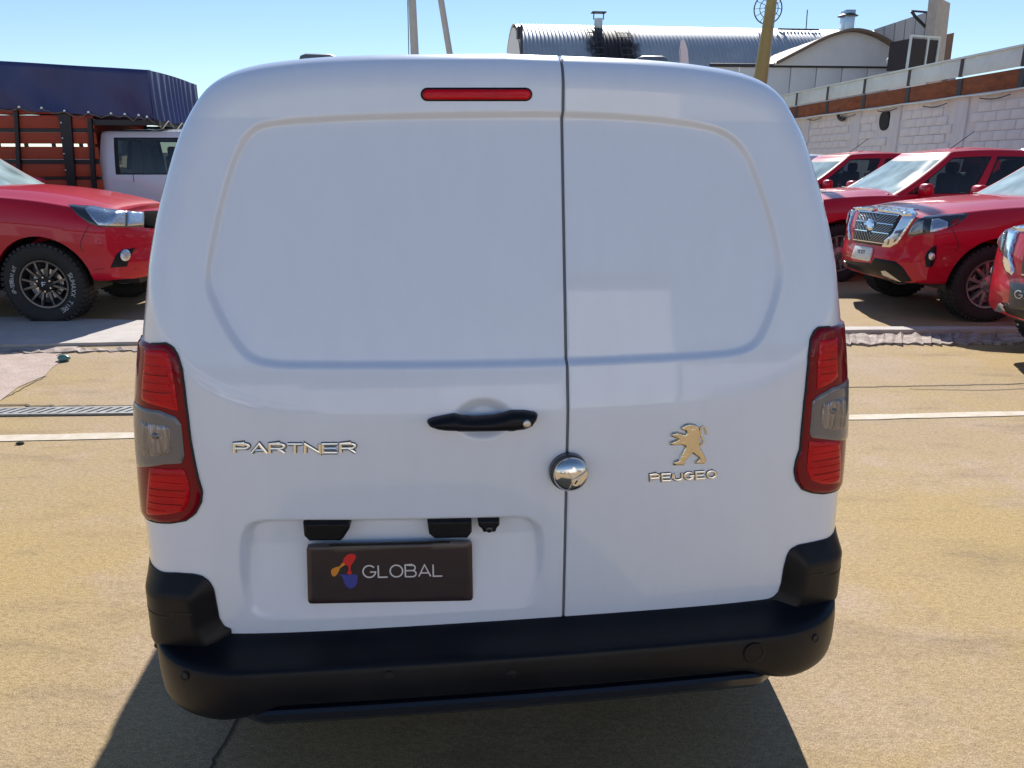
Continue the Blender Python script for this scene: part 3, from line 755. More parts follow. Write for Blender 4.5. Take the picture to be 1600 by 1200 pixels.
# third brake light
def stadium(x0, x1, y0, y1):
    r_ = (y1-y0)/2; ym = (y0+y1)/2; n_ = 12
    return [(x1-r_+r_*math.cos(a), ym+r_*math.sin(a)) for a in np.linspace(-math.pi/2, math.pi/2, n_)]+[(x0+r_+r_*math.cos(a), ym+r_*math.sin(a)) for a in np.linspace(math.pi/2, 1.5*math.pi, n_)]
blo = decal('brake_light', vloc(stadium(657, 832, 136.8, 158.2)), MS0, .003, .003, .0028, M_blackp, door_l)
decal('red_lens', vloc(stadium(660.5, 829, 140.2, 155.6)), lambda x, z: (lambda q: (q[0]+q[1]*.003, q[1]))(MS0(x, z)), .003, .005, .0028, M_lampred2, blo)
# number plate lamps and reversing camera
for nm, pts in (('plate_lamp', [(108, 625), (335, 622), (343, 652), (312, 700), (296, 716), (140, 717), (114, 692)]), ('plate_lamp', [(728, 615), (950, 611), (951, 672), (930, 702), (765, 704), (737, 682)]),
                ('reversing_camera', [(980, 612), (1090, 609), (1089, 640), (1076, 652), (1070, 672), (1008, 674), (1000, 655), (985, 645)])):
    o = decal(nm, vloc([(440+a/3.2, 620+b/3.2) for a, b in pts]), MS0, .007, .006, .003, M_blackp, door_l, depth=.03)
    if nm == 'reversing_camera': disc('lens', vloc([(440+1038/3.2, 620+656/3.2)])[0], .008, lambda x, z: (lambda q: (q[0]+q[1]*.006, q[1]))(MS0(x, z)), .004, .004, mat('camera_lens', (.01, .01, .012), .05, coat=1), o)
# number plate
PLY = float(S(np.array([-.28]), np.array([.68]))[0])-.013
MP = mplane(PLY, .05)
fp = lambda x, z: PLY+.05*(z-.68)
def rrect(c, r=5):
    c = np.array(c, float); out = []
    for i in range(4):
        p, a, b = c[i], c[i-1], c[(i+1) % 4]; da = (a-p)/np.linalg.norm(a-p); db = (b-p)/np.linalg.norm(b-p)
        for t in np.linspace(0, 1, 6): out.append((1-t)**2*(p+da*r)+2*t*(1-t)*p+t*t*(p+db*r))
    return out
M_plate = mat('plate_face', (.045, .026, .030), .35, coat=.25, col2=(.020, .014, .018), scale=11, fac=.7, rvar=.1)
plate = decal('number_plate', vloc(rrect([(479, 852), (737.5, 846), (739, 938), (481.5, 943)]), fn=fp), MP, .004, .003, .007, M_plate, door_l, depth=.008)
plate['label'] = 'dark brown dealer plate with three-colour logo and white lettering'
def MPo(o): 
    def f(x, z):
        P, N = MP(x, z); return P+N*o, N
    return f
decal('plate_bracket', vloc([(514, 850.5), (704, 844.5), (704, 847.5), (514, 853)], fn=fp), MPo(.003), .003, .001, .006, M_blackp, plate, depth=.004)
def logo(name, pts, col, o=.0042):
    decal(name, vloc([(500+a/6.667, 840+b/6.667) for a, b in pts], fn=fp), MPo(o), .0003, .001, .0016, mat(name+'_print', col, .4), plate, depth=.0004, smooth_poly=3, edge0=1)
logo('red_mark', [(240, 252), (250, 215), (285, 172), (325, 158), (365, 168), (376, 195), (352, 240), (326, 282), (320, 325), (332, 368), (284, 368), (300, 325), (292, 285), (262, 270)], (.75, .02, .02))
logo('orange_mark', [(118, 352), (126, 320), (165, 298), (205, 288), (238, 252), (264, 272), (215, 304), (197, 345), (168, 385), (136, 391)], (.75, .28, .03), .0046)
logo('blue_mark', [(196, 372), (300, 376), (380, 375), (393, 420), (376, 490), (330, 519), (285, 506), (258, 470), (238, 415), (222, 388)], (.045, .06, .32))
tq = [(567.8, 900.8), (691, 898.6), (690.5, 880.5), (567.2, 882.5)]
TQ = vloc(tq, fn=fp)
def cellfn(Q):
    return lambda u_, v_: (1-v_)*((1-u_)*Q[0]+u_*Q[1])+v_*((1-u_)*Q[3]+u_*Q[2])
letters('letter', 'GLOBAL', cellfn(TQ), MPo(.0042), .0003, .0031, mat('plate_letter', (.72, .70, .70), .5), plate, depth=.0003, gap=.24, widths={'O': 1.1, 'G': 1.1, 'A': 1.05, 'L': .8, 'B': .95})
# chrome lettering and the lion badge
TQ = vloc([(367, 706.5), (555, 706.5), (555, 693), (367, 693)])
letters('badge_dark_reflection', 'PARTNER', cellfn(TQ), MS0, .0014, .0084, mat('painted_edge_reflection', (.10, .10, .11), .4, metal=.5), door_l, gap=.22)  # wider dark letters stand in for the dark reflections on the letter sides
letters('badge_letter', 'PARTNER', cellfn(TQ), MS0, .0050, .0056, M_badge, door_l, gap=.22, ridge=True)
TQ = vloc([(1016, 752), (1118, 745.5), (1117.5, 735), (1015.5, 741.5)])
letters('badge_dark_reflection', 'PEUGEO', cellfn(TQ), MS0, .0014, .0068, mat('painted_edge_reflection', (.10, .10, .11), .4, metal=.5), door_r, gap=.30)  # dark side reflections of the smaller word, painted as a dark outline
letters('badge_letter', 'PEUGEO', cellfn(TQ), MS0, .0040, .0044, M_badge, door_r, gap=.30, ridge=True)
M_lion = mat('lion_chrome', (.66, .60, .48), .16, metal=1.0, bump=.35, bscale=45, scale=30)
lion = [(570, 265), (600, 232), (650, 200), (700, 188), (760, 193), (812, 215), (842, 250), (862, 300), (867, 360), (857, 420), (852, 500), (862, 540), (902, 610), (945, 695), (952, 740), (920, 774), (780, 776), (788, 735), (838, 702), (832, 685),
        (745, 625), (700, 680), (652, 730), (634, 796), (470, 802), (475, 745), (500, 724), (550, 710), (580, 640), (640, 530), (600, 506), (440, 512), (410, 490), (430, 455), (540, 416), (440, 387), (433, 350), (470, 320), (540, 313), (600, 330), (640, 345), (655, 335), (648, 310), (600, 292)]
lo_ = decal('lion_badge', vloc([(1000+a/9.23, 640+b/9.23) for a, b in lion]), MS0, .006, .0045, .0018, M_lion, door_r, depth=.002, edge0=.3)
tl = catmull([(845, 525), (890, 492), (908, 440), (884, 390), (868, 330), (868, 270), (890, 242), (925, 252), (946, 300), (957, 352)], 5)
V, F_ = ribbon(vloc([(1000+a/9.23, 640+b/9.23) for a, b in tl]), .0032)
patch('tail', V, F_, MS0, np.full(len(V), .004), .002, M_lion, lo_)
disc('eye', vloc([(1071, 672)])[0], .0018, lambda x, z: (lambda q: (q[0]+q[1]*.0055, q[1]))(MS0(x, z)), .001, .001, M_blackm, lo_)
# puck lock over the gap between the doors
pc = vloc([(888.5, 735)])[0]; py_ = float(S0(np.array([pc[0]]), np.array([pc[1]]))[0])
pk = lathe('puck_lock', [(.0415, .002), (.0415, -.016), (.0400, -.0185), (.0385, -.0165), (.0005, -.016)], mat('puck_base', (.10, .10, .11), .3, metal=.8), van, 48, 'Y', (pc[0]-.002, py_, pc[1]+.001), sharp=30)
M_puck = mat('puck_steel', (.72, .71, .69), .12, metal=1.0, rvar=.06, scale=14)
prof = [(.0388, -.012)]+[(.0388*math.cos(a), -.020-.020*math.sin(a)) for a in np.linspace(0, math.pi/2-.02, 12)]
pd = lathe('dome', prof, M_puck, pk, 56, 'Y', (pc[0]+.001, py_, pc[1]), sharp=60)
kc = (pc[0]+.0085, py_-.037, pc[1]-.010)
lathe('key_boss', [(.0105, .012), (.0105, -.002), (.009, -.0042), (.0005, -.0042)], M_puck, pk, 28, 'Y', kc, sharp=30)
bm = bmesh.new(); bm_box(bm, (kc[0], kc[1]-.0045, kc[2]), (.0028, .0012, .0095), Matrix.Identity(3)); bmesh.ops.rotate(bm, cent=kc, matrix=Matrix.Rotation(R(35), 3, 'Y'), verts=bm.verts); bm_obj('keyhole', bm, M_blackm, pk)
for a in (R(128), R(28), R(250)):
    pts = []
    for r_ in np.linspace(.006, .0375, 10): pts.append((pc[0]+.004+r_*math.cos(a)*.93, py_-.020-.0205*math.sqrt(max(0, 1-(r_/.0392)**2)), pc[1]-.004+r_*math.sin(a)*.93))
    tube('ridge', pts, .0016, M_puck, pk, 8)
# roof fixings
for px0, px1, sx in ((465, 527, -1), (1012, 1068, 1)):
    a = at_y(px0, 94, 1.95); b = at_y(px1, 94, 1.95); x0 = (np.array(a)-VO)@EX; x1 = (np.array(b)-VO)@EX
    bm = bmesh.new(); bm_box(bm, ((x0+x1)/2, .62, 1.776 if sx < 0 else 1.784), (x1-x0, .16, .058), bev=.018); bm_obj('roof_mount_cover', bm, M_seal, van, smooth=True)

# ------------------------------------------------------------------ pickups
def loft_body(P):
    xs = np.array(P['xs']); n = len(xs); w_ = np.array(P['w']); zb = np.array(P['zb']); ez = np.array(P['ez']); ey = np.array(P['ey']); cz = np.array(P['cz'])
    rows = np.zeros((n, 10, 3)); rows[..., 0] = xs[:, None]
    for i in range(n):
        w0 = w_[i]; b = zb[i]; e = ez[i]; h = e-b
        rows[i, :, 1:] = [(w0*.80, b), (w0*.955, b+.03), (w0*.985, b+.22*h), (w0*1.0, b+.47*h), (w0*.992, b+.70*h), (w0*.968, b+.86*h), (ey[i]+.015, e-.012), (ey[i]-.06, e+.012), (.46, cz[i]-.012), (0, cz[i])]
    # across the section, then along the car
    sec = np.array([catmull(r, 4) for r in rows]); m = sec.shape[1]
    A = np.stack([catmull(sec[:, j], 5) for j in range(m)], 1)              # (stations, m, 3)
    K = 16; f = A[0]; cap = []
    for k in range(1, K+1):
        t = k/K; q = f.copy(); q[:, 1] = f[:, 1]*(1-t); cap.append(q)
    wn = f[:, 1].max()
    cap = np.array(cap[::-1])
    full = np.concatenate([cap, A], 0)
    nose = np.zeros_like(full[..., 0]); kk = K
    yy = np.abs(full[:kk, :, 1]); z = full[:kk, :, 2]
    bul = P.get('bulge', .235)*(1-np.clip(yy/wn, 0, 1)**2.3)
    edge = bul/P.get('bulge', .235)
    lean = -.10*np.clip((z-.80)/.3, 0, 1)**1.6*edge
    bump = .035*np.exp(-((z-.58)/.09)**2)*edge-.07*np.clip((.46-z)/.1, 0, 1)*edge
    full[:kk, :, 0] += bul+lean+bump
    L = full.shape[0]; V = full.reshape(-1, 3); mir = V*[1, -1, 1]; nV = len(V)
    V = np.vstack([V, mir]); F_ = []
    for i in range(L-1):
        for j in range(m-1):
            a, b, c, d = i*m+j, i*m+j+1, (i+1)*m+j+1, (i+1)*m+j
            F_.append((a, b, c, d)); F_.append((a+nV, d+nV, c+nV, b+nV))
    # bottom and tail
    for i in range(L-1): F_.append((i*m, (i+1)*m, (i+1)*m+nV, i*m+nV))
    F_.append(tuple((L-1)*m+j for j in range(m))+tuple((L-1)*m+j+nV for j in range(m-1, -1, -1)))
    me = bpy.data.meshes.new('body'); me.from_pydata(V.tolist(), [], [tuple(int(q) for q in f_) for f_ in F_])
    bm = bmesh.new(); bm.from_mesh(me); bmesh.ops.remove_doubles(bm, verts=bm.verts, dist=.0008); bmesh.ops.recalc_face_normals(bm, faces=bm.faces); bm.to_mesh(me); bm.free()
    return me
def cut(me, cutters):
    o = bpy.data.objects.new('tmp', me); COL.objects.link(o); cs = []
    for (x, z, r, y0, y1) in cutters:
        bm = bmesh.new(); bm_lathe(bm, [(r, y0), (r, y1)], 48, 'Y', (x, 0, z)); c = bm_obj('cut', bm, M_dark); cs.append(c)
        md = o.modifiers.new('b', 'BOOLEAN'); md.object = c; md.operation = 'DIFFERENCE'; md.solver = 'EXACT'
    dg = bpy.context.evaluated_depsgraph_get(); nm = bpy.data.meshes.new_from_object(o.evaluated_get(dg))
    bpy.data.objects.remove(o)
    for c in cs: bpy.data.objects.remove(c)
    return nm
def greenhouse(P, root, paint):
    S_ = [0, .05, .075, .25, .45, .65, .855, .885, .94, 1.0]
    belt, x_f0, x_f1, x_r0, x_r1 = P['belt'], P['gf'][0], P['gf'][1], P['gr'][0], P['gr'][1]
    cols = []          # (kind, value, celltype-after)
    for f, c in ((0, 'W'), (.2, 'W'), (.4, 'W'), (.6, 'W'), (.76, 'W'), (.885, 'k'), (.905, 'b'), (.95, 'b')): cols.append(('f', f, c))
    for t, c in (((.0, 'b'), (.02, 'b'), (.045, 'k'), (.06, 'D'), (.25, 'D'), (.5, 'D'), (.78, 'D'), (.85, 'k'), (.885, 'b'), (.94, 'b'), (.985, 'b')) if P.get('single') else ()) or ((.0, 'b'), (.02, 'b'), (.045, 'k'), (.06, 'D'), (.15, 'D'), (.28, 'D'), (.40, 'D'), (.455, 'k'), (.47, 'b'), (.53, 'k'), (.545, 'E'), (.65, 'E'), (.78, 'E'), (.875, 'k'), (.89, 'b'), (.95, 'b'), (.985, 'b')): cols.append(('s', t, c))
    for f, c in ((.96, 'b'), (.85, 'k'), (.83, 'R'), (.6, 'R'), (.3, 'R'), (0, None)): cols.append(('r', f, c))
    def yw(s): return P['gy']-P['gt']*s-.05*s**3
    def pt(kind, val, s):
        xf = x_f0+(x_f1-x_f0)*s; xr = x_r0+(x_r1-x_r0)*s; Y_ = yw(s); bow = .13-.02*s
        xa = xf-bow-.03
        if kind == 'f': x, y = xf-bow*val**2.2, Y_*val*(.985 if val > .92 else 1)
        elif kind == 's':
            x = xa+(xr+.02-xa)*val; y = Y_*(1-.012*(1-val)**6-.02*val**8)
        else: x, y = xr-.04*(1-val**2), Y_*val
        ze = P['ze'](x); z = belt+(ze-belt)*s
        return (x, y, z)
    nS, nC = len(S_), len(cols)
    grid = np.array([[pt(k, v_, s) for (k, v_, c) in cols] for s in S_])
    cx = .5*(grid[-1, :, 0].min()+grid[-1, :, 0].max()); roof = []
    for q in (.985, .95, .85, .65, .4, .15):
        r = grid[-1].copy(); r[:, 0] = cx+(r[:, 0]-cx)*q; r[:, 1] *= q; r[:, 2] = r[:, 2]+P['crown']*(1-q**2)*1.0+.012*(1-q > 0); roof.append(r)
    G_ = np.concatenate([grid, np.array(roof)], 0); nR = len(G_)
    parts = {}; V = G_.reshape(-1, 3); Vm = V*[1, -1, 1]; nV = len(V); VV = np.vstack([V, Vm])
    body, mi = [], []
    for i in range(nR-1):
        for j in range(nC-1):
            t = cols[j][2]; f = (i*nC+j, i*nC+j+1, (i+1)*nC+j+1, (i+1)*nC+j); fm = tuple(q+nV for q in f[::-1])
            if i >= nS-1 or t == 'b' or i in (0, nS-2, nS-3) : ty = 'b'
            elif i in (1, 6) : ty = 'k'
            elif t == 'k': ty = 'k'
            else: ty = t
            if ty in 'bk': body += [f, fm]; mi += [0 if ty == 'b' else 1]*2
            elif ty in 'WR': parts.setdefault(ty, []).extend([f, fm])
            else: parts.setdefault(ty+'l', []).append(f); parts.setdefault(ty+'r', []).append(fm)
    body.append(tuple((nR-1)*nC+j for j in range(nC))); mi.append(0); body.append(tuple((nR-1)*nC+j+nV for j in range(nC-1, -1, -1))); mi.append(0)
    cab = mesh_obj('cab', VV, body, None, root, mats=[paint, M_blackm], mi=mi, sharp=60)
    names = {'W': ('windscreen', P.get('wind', G_wind)), 'R': ('rear_window', G_side), 'Dl': ('side_window', G_side), 'Dr': ('side_window', G_side), 'El': ('side_window', G_side), 'Er': ('side_window', G_side)}
    for k, fs in parts.items():
        used = sorted({q for f in fs for q in f}); re = {q: i for i, q in enumerate(used)}
        mesh_obj(names[k][0], VV[used], [tuple(re[q] for q in f) for f in fs], names[k][1], cab)
    return cab, G_
def tyre_wheel(root, c, sgn, r, wd, style, letters_on=False):
    """sgn: +1 for the left side (outer face towards +y)"""
    c = Vector(c); ri = r*.60 if style == 'spoke12' else r*.63; s = sgn
    pr = [(ri, -wd*.40), (ri+.02, -wd*.47), (r*.86, -wd*.52), (r*.955, -wd*.49), (r*.992, -wd*.40), (r, -wd*.2), (r, 0), (r, wd*.2), (r*.992, wd*.40), (r*.955, wd*.49), (r*.86, wd*.52), (ri+.02, wd*.47), (ri, wd*.40)]
    whl = lathe('wheel', [(a, b*s) for a, b in pr], M_rubber, root, 56, 'Y', c, close=True, sharp=60)
    V, F_ = [], []; nb = 46
    for k in range(nb):
        for row, (y0, y1) in enumerate(((-.50, -.24), (-.20, .20), (.24, .50))):
            a0 = 2*math.pi*(k+.33*row)/nb; da = 2*math.pi/nb*.36; b = len(V)
            for rr in (r*.985 if row == 1 else r*.95, r*1.018):
                for yy in (y0, y1):
                    for aa in (a0-da, a0+da*(1.0 if row == 1 else .8)): V.append((c.x+rr*math.cos(aa), c.y+wd*yy, c.z+rr*math.sin(aa)))
            F_ += [(b+4, b+5, b+7, b+6), (b, b+1, b+5, b+4), (b+2, b+6, b+7, b+3), (b, b+4, b+6, b+2), (b+1, b+3, b+7, b+5)]
    tr = mesh_obj('tread', V, F_, M_rubber, whl, smooth=False); tr['kind'] = 'stuff'
    fy = wd*.40*s
    Mr = mat('rim_gunmetal', (.055, .056, .06), .35, metal=.7) if style == 'spoke12' else mat('rim_alloy', (.34, .31, .32), .35, metal=.75)
    Mo = mat('rim_ring', (.13, .132, .14), .3, metal=.8) if style == 'spoke12' else Mr
    lathe('rim', [(ri*1.02, -.4*wd*s), (ri*1.02, fy), (ri*1.0, fy+.012*s), (ri*.93, fy+.010*s), (ri*.90, fy-.02*s), (ri*.86, fy-.10*s), (ri*.4, -.05*s), (.0005, -.05*s)], Mo, whl, 48, 'Y', c, sharp=40)
    lathe('brake_disc', [(.0005, fy-.07*s), (ri*.62, fy-.07*s), (ri*.62, fy-.08*s)], M_satin, whl, 32, 'Y', c)
    n = 6; bars = []
    for k in range(n):
        for q in (-1, 1):
            if style == 'spoke12': a0, a1 = (k+.5*0)*2*math.pi/n+q*R(9), k*2*math.pi/n+q*R(13.5)
            else: a0, a1 = k*2*math.pi/n+q*R(7), k*2*math.pi/n+q*R(15)
            p0 = Vector((math.cos(a0), 0, math.sin(a0)))*ri*.30; p1 = Vector((math.cos(a1), 0, math.sin(a1)))*ri*.93
            d = (p1-p0); t = Vector((-d.z, 0, d.x)).normalized(); hw0, hw1 = (.011, .010) if style == 'spoke12' else (.017, .014)
            V = []
            for p, hw, dy in ((p0, hw0, -.004), (p0.lerp(p1, .6), (hw0+hw1)/2, .004), (p1, hw1, .002)):
                for sy, sh in ((1, -1), (1, 1), (0, 1.3), (0, -1.3)):
                    V.append(c+p+t*hw*sh+Vector((0, fy+s*(dy if sy else -.03), 0)))
            F_ = [(a+b, a+(b+1) % 4, a+4+(b+1) % 4, a+4+b) for a in (0, 4) for b in range(4)]+[(0, 3, 2, 1), (8, 9, 10, 11)]
            mesh_obj('spoke', V, F_, Mr if style != 'spoke12' else Mo, whl, smooth=False)
    lathe('hub', [(.0005, fy+.012*s), (ri*.16, fy+.012*s), (ri*.20, fy+.006*s), (ri*.36, fy-.004*s), (ri*.38, fy-.03*s)], M_blackm if style == 'spoke12' else Mr, whl, 28, 'Y', c, sharp=40)
    for k in range(6):
        a = 2*math.pi*(k+.5)/6; lathe('lug_nut', [(.0005, .016*s), (.008, .016*s), (.010, -.01*s)], M_chrome, whl, 8, 'Y', c+Vector((math.cos(a)*ri*.29, fy, math.sin(a)*ri*.29)))
    if letters_on:
        Mw = mat('tyre_letter', (.55, .55, .54), .7)
        def mp(u_, v_):      # u: angle, v: radius
            rr = v_; yy = np.full_like(rr, wd*.515*s+.001*s); P = np.stack([c.x+rr*np.cos(u_)*1.0, c.y+yy, c.z+rr*np.sin(u_)], 1)
            N = np.tile([0, float(s), 0], (len(rr), 1)); return P, N
        def word(txt, a0, a1, h0, h1, sw):
            Q = lambda uu, vv: np.array([a0+(a1-a0)*uu, (h0+(h1-h0)*vv)])
            n_ = len(txt); 
            # strokes are laid out in metres along the arc, then bent
            rm = (h0+h1)/2; sg = 1 if a1 > a0 else -1
            def cell(uu, vv): return np.array([(a1-a0)*rm*uu, (h1-h0)*vv])
            def mp2(x_, y_): return mp(a0+x_/rm, h0+y_)
            letters('letter', txt, cell, mp2, .0012, sw, Mw, whl, depth=.0004, gap=.35)
        # the viewer sees +s side: angle runs clockwise when seen from there
        k = -1 if s < 0 else 1
        return whl, word
    return whl, None
def local_px(M):
    Mi = M.inverted(); o = Mi @ Vector(CO); Rm = Mi.to_3x3()
    return o, Rm
def conform(bvh, M, mean=False):
    o, Rm = local_px(M)
    def f(px, py):
        P, N = [], []
        for a, b in zip(px, py):
            d = (Rm @ Vector(ray(a, b))).normalized(); h = bvh.ray_cast(o, d)
            if h[0] is None:
                best = None
                for t in np.linspace(4, 14, 60):
                    q = bvh.find_nearest(o+d*float(t))
                    if q[0] is not None and (best is None or q[3] < best[3]): best = q
                h = best
            n = h[1] if h[1].dot(d) < 0 else -h[1]
            P.append(h[0]); N.append(n)
        N = np.array(N)
        if mean: q = N.mean(0); N = np.tile(q/np.linalg.norm(q), (len(N), 1))
        return np.array(P), N
    return f
def side_map(bvh, s, off=0.0):
    def f(x, z):
        P, N = [], []
        for a, b in zip(x, z):
            h = bvh.ray_cast(Vector((a, s*3, b)), Vector((0, -s, 0)))
            if h[0] is None: h = bvh.find_nearest(Vector((a, s*.9, b)))
            P.append(h[0]+Vector((0, s*off, 0))); N.append((0, float(s), 0))
        return np.array(P), np.array(N)
    return f
def mirror_obj(o, parent):
    me = o.data.copy(); me.transform(Matrix.Scale(-1, 4, (0, 1, 0))); me.flip_normals()
    c = bpy.data.objects.new(o.name.split('.')[0], me); COL.objects.link(c); c.parent = parent; return c
def bvh_of(me):
    bm = bmesh.new(); bm.from_mesh(me); t = BVHTree.FromBMesh(bm); bm.free(); return t
def pickup(name, label, P, loc, rz, paint, group, letters_on=False, sides=(1, -1)):
    root = thing(name, label, 'pickup truck', loc, rz, group); M = Matrix.Translation(Vector(loc)) @ Matrix.Rotation(rz, 4, 'Z')
    r = P['r']; wb = P['wb']; me = loft_body(P)
    me = cut(me, [(0, r, P['arch'], .52, 1.3), (0, r, P['arch'], -1.3, -.52), (-wb, r, P['arch'], .52, 1.3), (-wb, r, P['arch'], -1.3, -.52)])
    me.materials.clear(); me.materials.append(paint); me.polygons.foreach_set('use_smooth', [True]*len(me.polygons)); me.polygons.foreach_set('material_index', [0]*len(me.polygons)); me.set_sharp_from_angle(angle=R(38))
    body = bpy.data.objects.new('body', me); COL.objects.link(body); body.parent = root
    bvh = bvh_of(me)
    cab, G_ = greenhouse(P, root, paint)
    for s in (1, -1):
        for x in (0, -wb):
            tyre_yes = (x == 0)
            whl, word = tyre_wheel(root, (x, s*(P['tr']), r), s, r, P['tw'], P['style'], letters_on and s == P.get('near', -1) and x == 0)
            if word:
                k = 1 if s < 0 else -1     # seen from -y: x to the right, z up
                word('SUMAXX TIRE', R(22), R(-62), r*.70, r*.80, .006); word('AP-TERRAIN A/T', R(197), R(143), r*.70, r*.79, .005)
                letters('hub_mark', 'F', lambda uu, vv: np.array([-.018+.036*uu, -.02+.04*vv]), lambda x_, y_: (np.stack([x_, np.full_like(x_, s*(P['tr'])+s*(P['tw']*.40+.0125)), r+y_], 1), np.tile([0, float(s), 0], (len(x_), 1))), .0015, .008, mat('hub_white', (.7, .7, .7), .5), whl)
            lathe('arch_liner', [(P['arch']+.004, s*.50), (P['arch']+.004, s*.86)], M_blackm, root, 40, 'Y', (x, 0, r)) if False else None
            a = np.linspace(R(-8), R(188), 34); V, F_ = [], []
            for q in a:
                for rr, yy in ((P['arch']-.004, s*.50), (P['arch']-.004, s*(P['w'][3]-.05))): V.append((x+rr*math.cos(q), yy, r+rr*math.sin(q)))
            for i in range(len(a)-1): F_.append((2*i, 2*i+1, 2*i+3, 2*i+2))
            mesh_obj('arch_liner', V, F_, M_blackm, root)
        # door mirror
        bm = bmesh.new(); bm_box(bm, (P['mx'], s*1.0, P['belt']+.085), (.13, .21, .165), bev=.05); bm_box(bm, (P['mx']-.02, s*.88, P['belt']+.02), (.05, .12, .035), bev=.01); bm_obj('door_mirror', bm, paint, root, smooth=True)
        # shut lines and handles
        sm = side_map(bvh, s)
        for pts in P['seams']:
            q = catmull(pts, 6) if len(pts) > 2 else np.array(pts); V, F_ = ribbon(resample(q, step=.05, closed=False), .006)
            patch('shut_line', V, F_, sm, np.full(len(V), .0012), .001, M_blackm, body)
        for hx in P['handles']:
            decal('door_handle', [(hx-.09, .98), (hx+.09, .98), (hx+.10, 1.0), (hx+.09, 1.02), (hx-.09, 1.02), (hx-.10, 1.0)], sm, .03, .02, .018, paint, body)
    # inside
    fl = G_[0]; q = [(x, y*.97) for x, y in fl[:, :2]]+[(x, -y*.97) for x, y in fl[::-1, :2]]
    mesh_obj('interior_floor', [(x, y, P['belt']-.004+.012) for x, y in q], [tuple(range(len(q)))], M_dark, cab, smooth=False)
    xm = P['gf'][0]
    for sx in (xm-1.15, xm-1.95):
        for sy in (-.38, .38):
            bm = bmesh.new(); bm_box(bm, (sx, sy, P['belt']+.12), (.13, .46, .36), bev=.05); bm_box(bm, (sx-.02, sy, P['belt']+.37), (.09, .24, .15), bev=.04); bm_obj('seat', bm, M_seat, cab, smooth=True)
    bm = bmesh.new(); bm_box(bm, (xm-.45, 0, P['belt']+.03), (.35, 1.35, .10), bev=.03); bm_obj('dashboard', bm, M_dark, cab, smooth=True)
    bm = bmesh.new(); bm_lathe(bm, [(.17, -.012), (.185, 0), (.17, .012), (.16, 0)], 24, 'X', (0, 0, 0), close=True); o = bm_obj('steering_wheel', bm, M_blackm, cab, smooth=True); o.location = (xm-.72, .38, P['belt']+.10); o.rotation_euler = (0, R(-25), 0)
    # wipers, cowl, aerial, bed cover, bumper at the back
    cw = [G_[0, j] for j in range(0, 7)]; pts = [(p[0]+.02, -p[1], p[2]+.01) for p in cw[::-1]]+[(p[0]+.02, p[1], p[2]+.01) for p in cw[1:]]
    tube('cowl', pts, .022, M_blackm, cab, 8)
    for y0, y1 in ((.62, .05), (.0, -.55)):
        tube('wiper', [(G_[1, 0, 0]-.10*abs(y0)**2+.02, y0, P['belt']+.05), ((G_[1, 0, 0]+G_[2, 0, 0])/2-.10*(y0+y1)**2/4+.0, (y0+y1)/2, P['belt']+.075), (G_[2, 0, 0]-.1*y1*y1+.015, y1, P['belt']+.085)], .008, M_blackm, cab, 6)
    tube('aerial', [(xm-1.05, P.get('aer', .45), P['ze'](xm-1.05)+.05), (xm-1.35, P.get('aer', .45), P['ze'](xm-1)+.28)], .005, M_blackm, cab, 6)
    box('bed_cover', ((P['gr'][0]+P['xs'][-1])/2-.02, 0, P['ez'][-1]+.014), (abs(P['xs'][-1]-P['gr'][0])-.12, 1.5, .03), M_blackm, root, bev=.008)
    bm = bmesh.new(); bm_box(bm, (P['xs'][-1]-.06, 0, .62), (.16, 1.7, .2), bev=.04); bm_obj('rear_bumper', bm, M_chrome, root, smooth=True)
    for s in (-1, 1): box('tail_lamp', (P['xs'][-1]-.004, s*.80, .95), (.03, .14, .34), M_lampred, root, bev=.012)
    box('chassis', (-1.7, 0, .47), (4.9, 1.0, .24), M_blackm, root)
    return root, body, bvh, M, cab

NAV = dict(xs=[.66, .55, .30, 0, -.35, -.72, -1.1, -2.0, -2.9, -3.15, -3.6, -4.28], w=[.885, .905, .925, .93, .925, .92, .915, .915, .915, .915, .91, .885],
           zb=[.38, .37, .38, .42, .44, .42, .42, .42, .45, .47, .50, .55], ez=[1.035, 1.06, 1.10, 1.13, 1.15, 1.155, 1.155, 1.155, 1.155, 1.155, 1.155, 1.155],
           ey=[.76, .785, .82, .835, .84, .845, .85, .85, .85, .85, .85, .84], cz=[1.085, 1.115, 1.16, 1.195, 1.225, 1.235, 1.155, 1.155, 1.155, 1.155, 1.155, 1.155],
           r=.39, wb=3.15, arch=.462, tr=.775, tw=.255, style='alloy', belt=1.15, gf=(-.56, -1.42), gr=(-2.93, -2.74), gy=.85, gt=.15, ze=lambda x: 1.735-.05*((x+2.05)/.75)**2*(1 if x > -2.05 else .35), crown=.055,
           mx=-1.02, seams=[[(-.93, 1.15), (-.95, .9), (-.93, .55), (-.90, .45)], [(-1.93, 1.14), (-1.95, .8), (-1.93, .45)], [(-2.72, 1.14), (-2.78, .85), (-2.66, .62)], [(.52, .98), (.42, .80), (.44, .72)]], handles=[-1.78, -2.6])
HIL = dict(NAV); HIL.update(r=.402, arch=.475, wb=3.085, style='spoke12', tw=.275, tr=.80, zb=[z+.04 for z in NAV['zb']], ez=[1.08, 1.11, 1.16, 1.21, 1.245, 1.26, 1.24, 1.23, 1.22, 1.205, 1.205, 1.205], cz=[1.14, 1.18, 1.24, 1.295, 1.335, 1.345, 1.24, 1.205, 1.205, 1.205, 1.205, 1.205],
           belt=1.25, gf=(-.52, -1.32), bulge=.25, near=-1, ze=lambda x: 1.83-.05*((x+2.05)/.75)**2*(1 if x > -2.05 else .35))
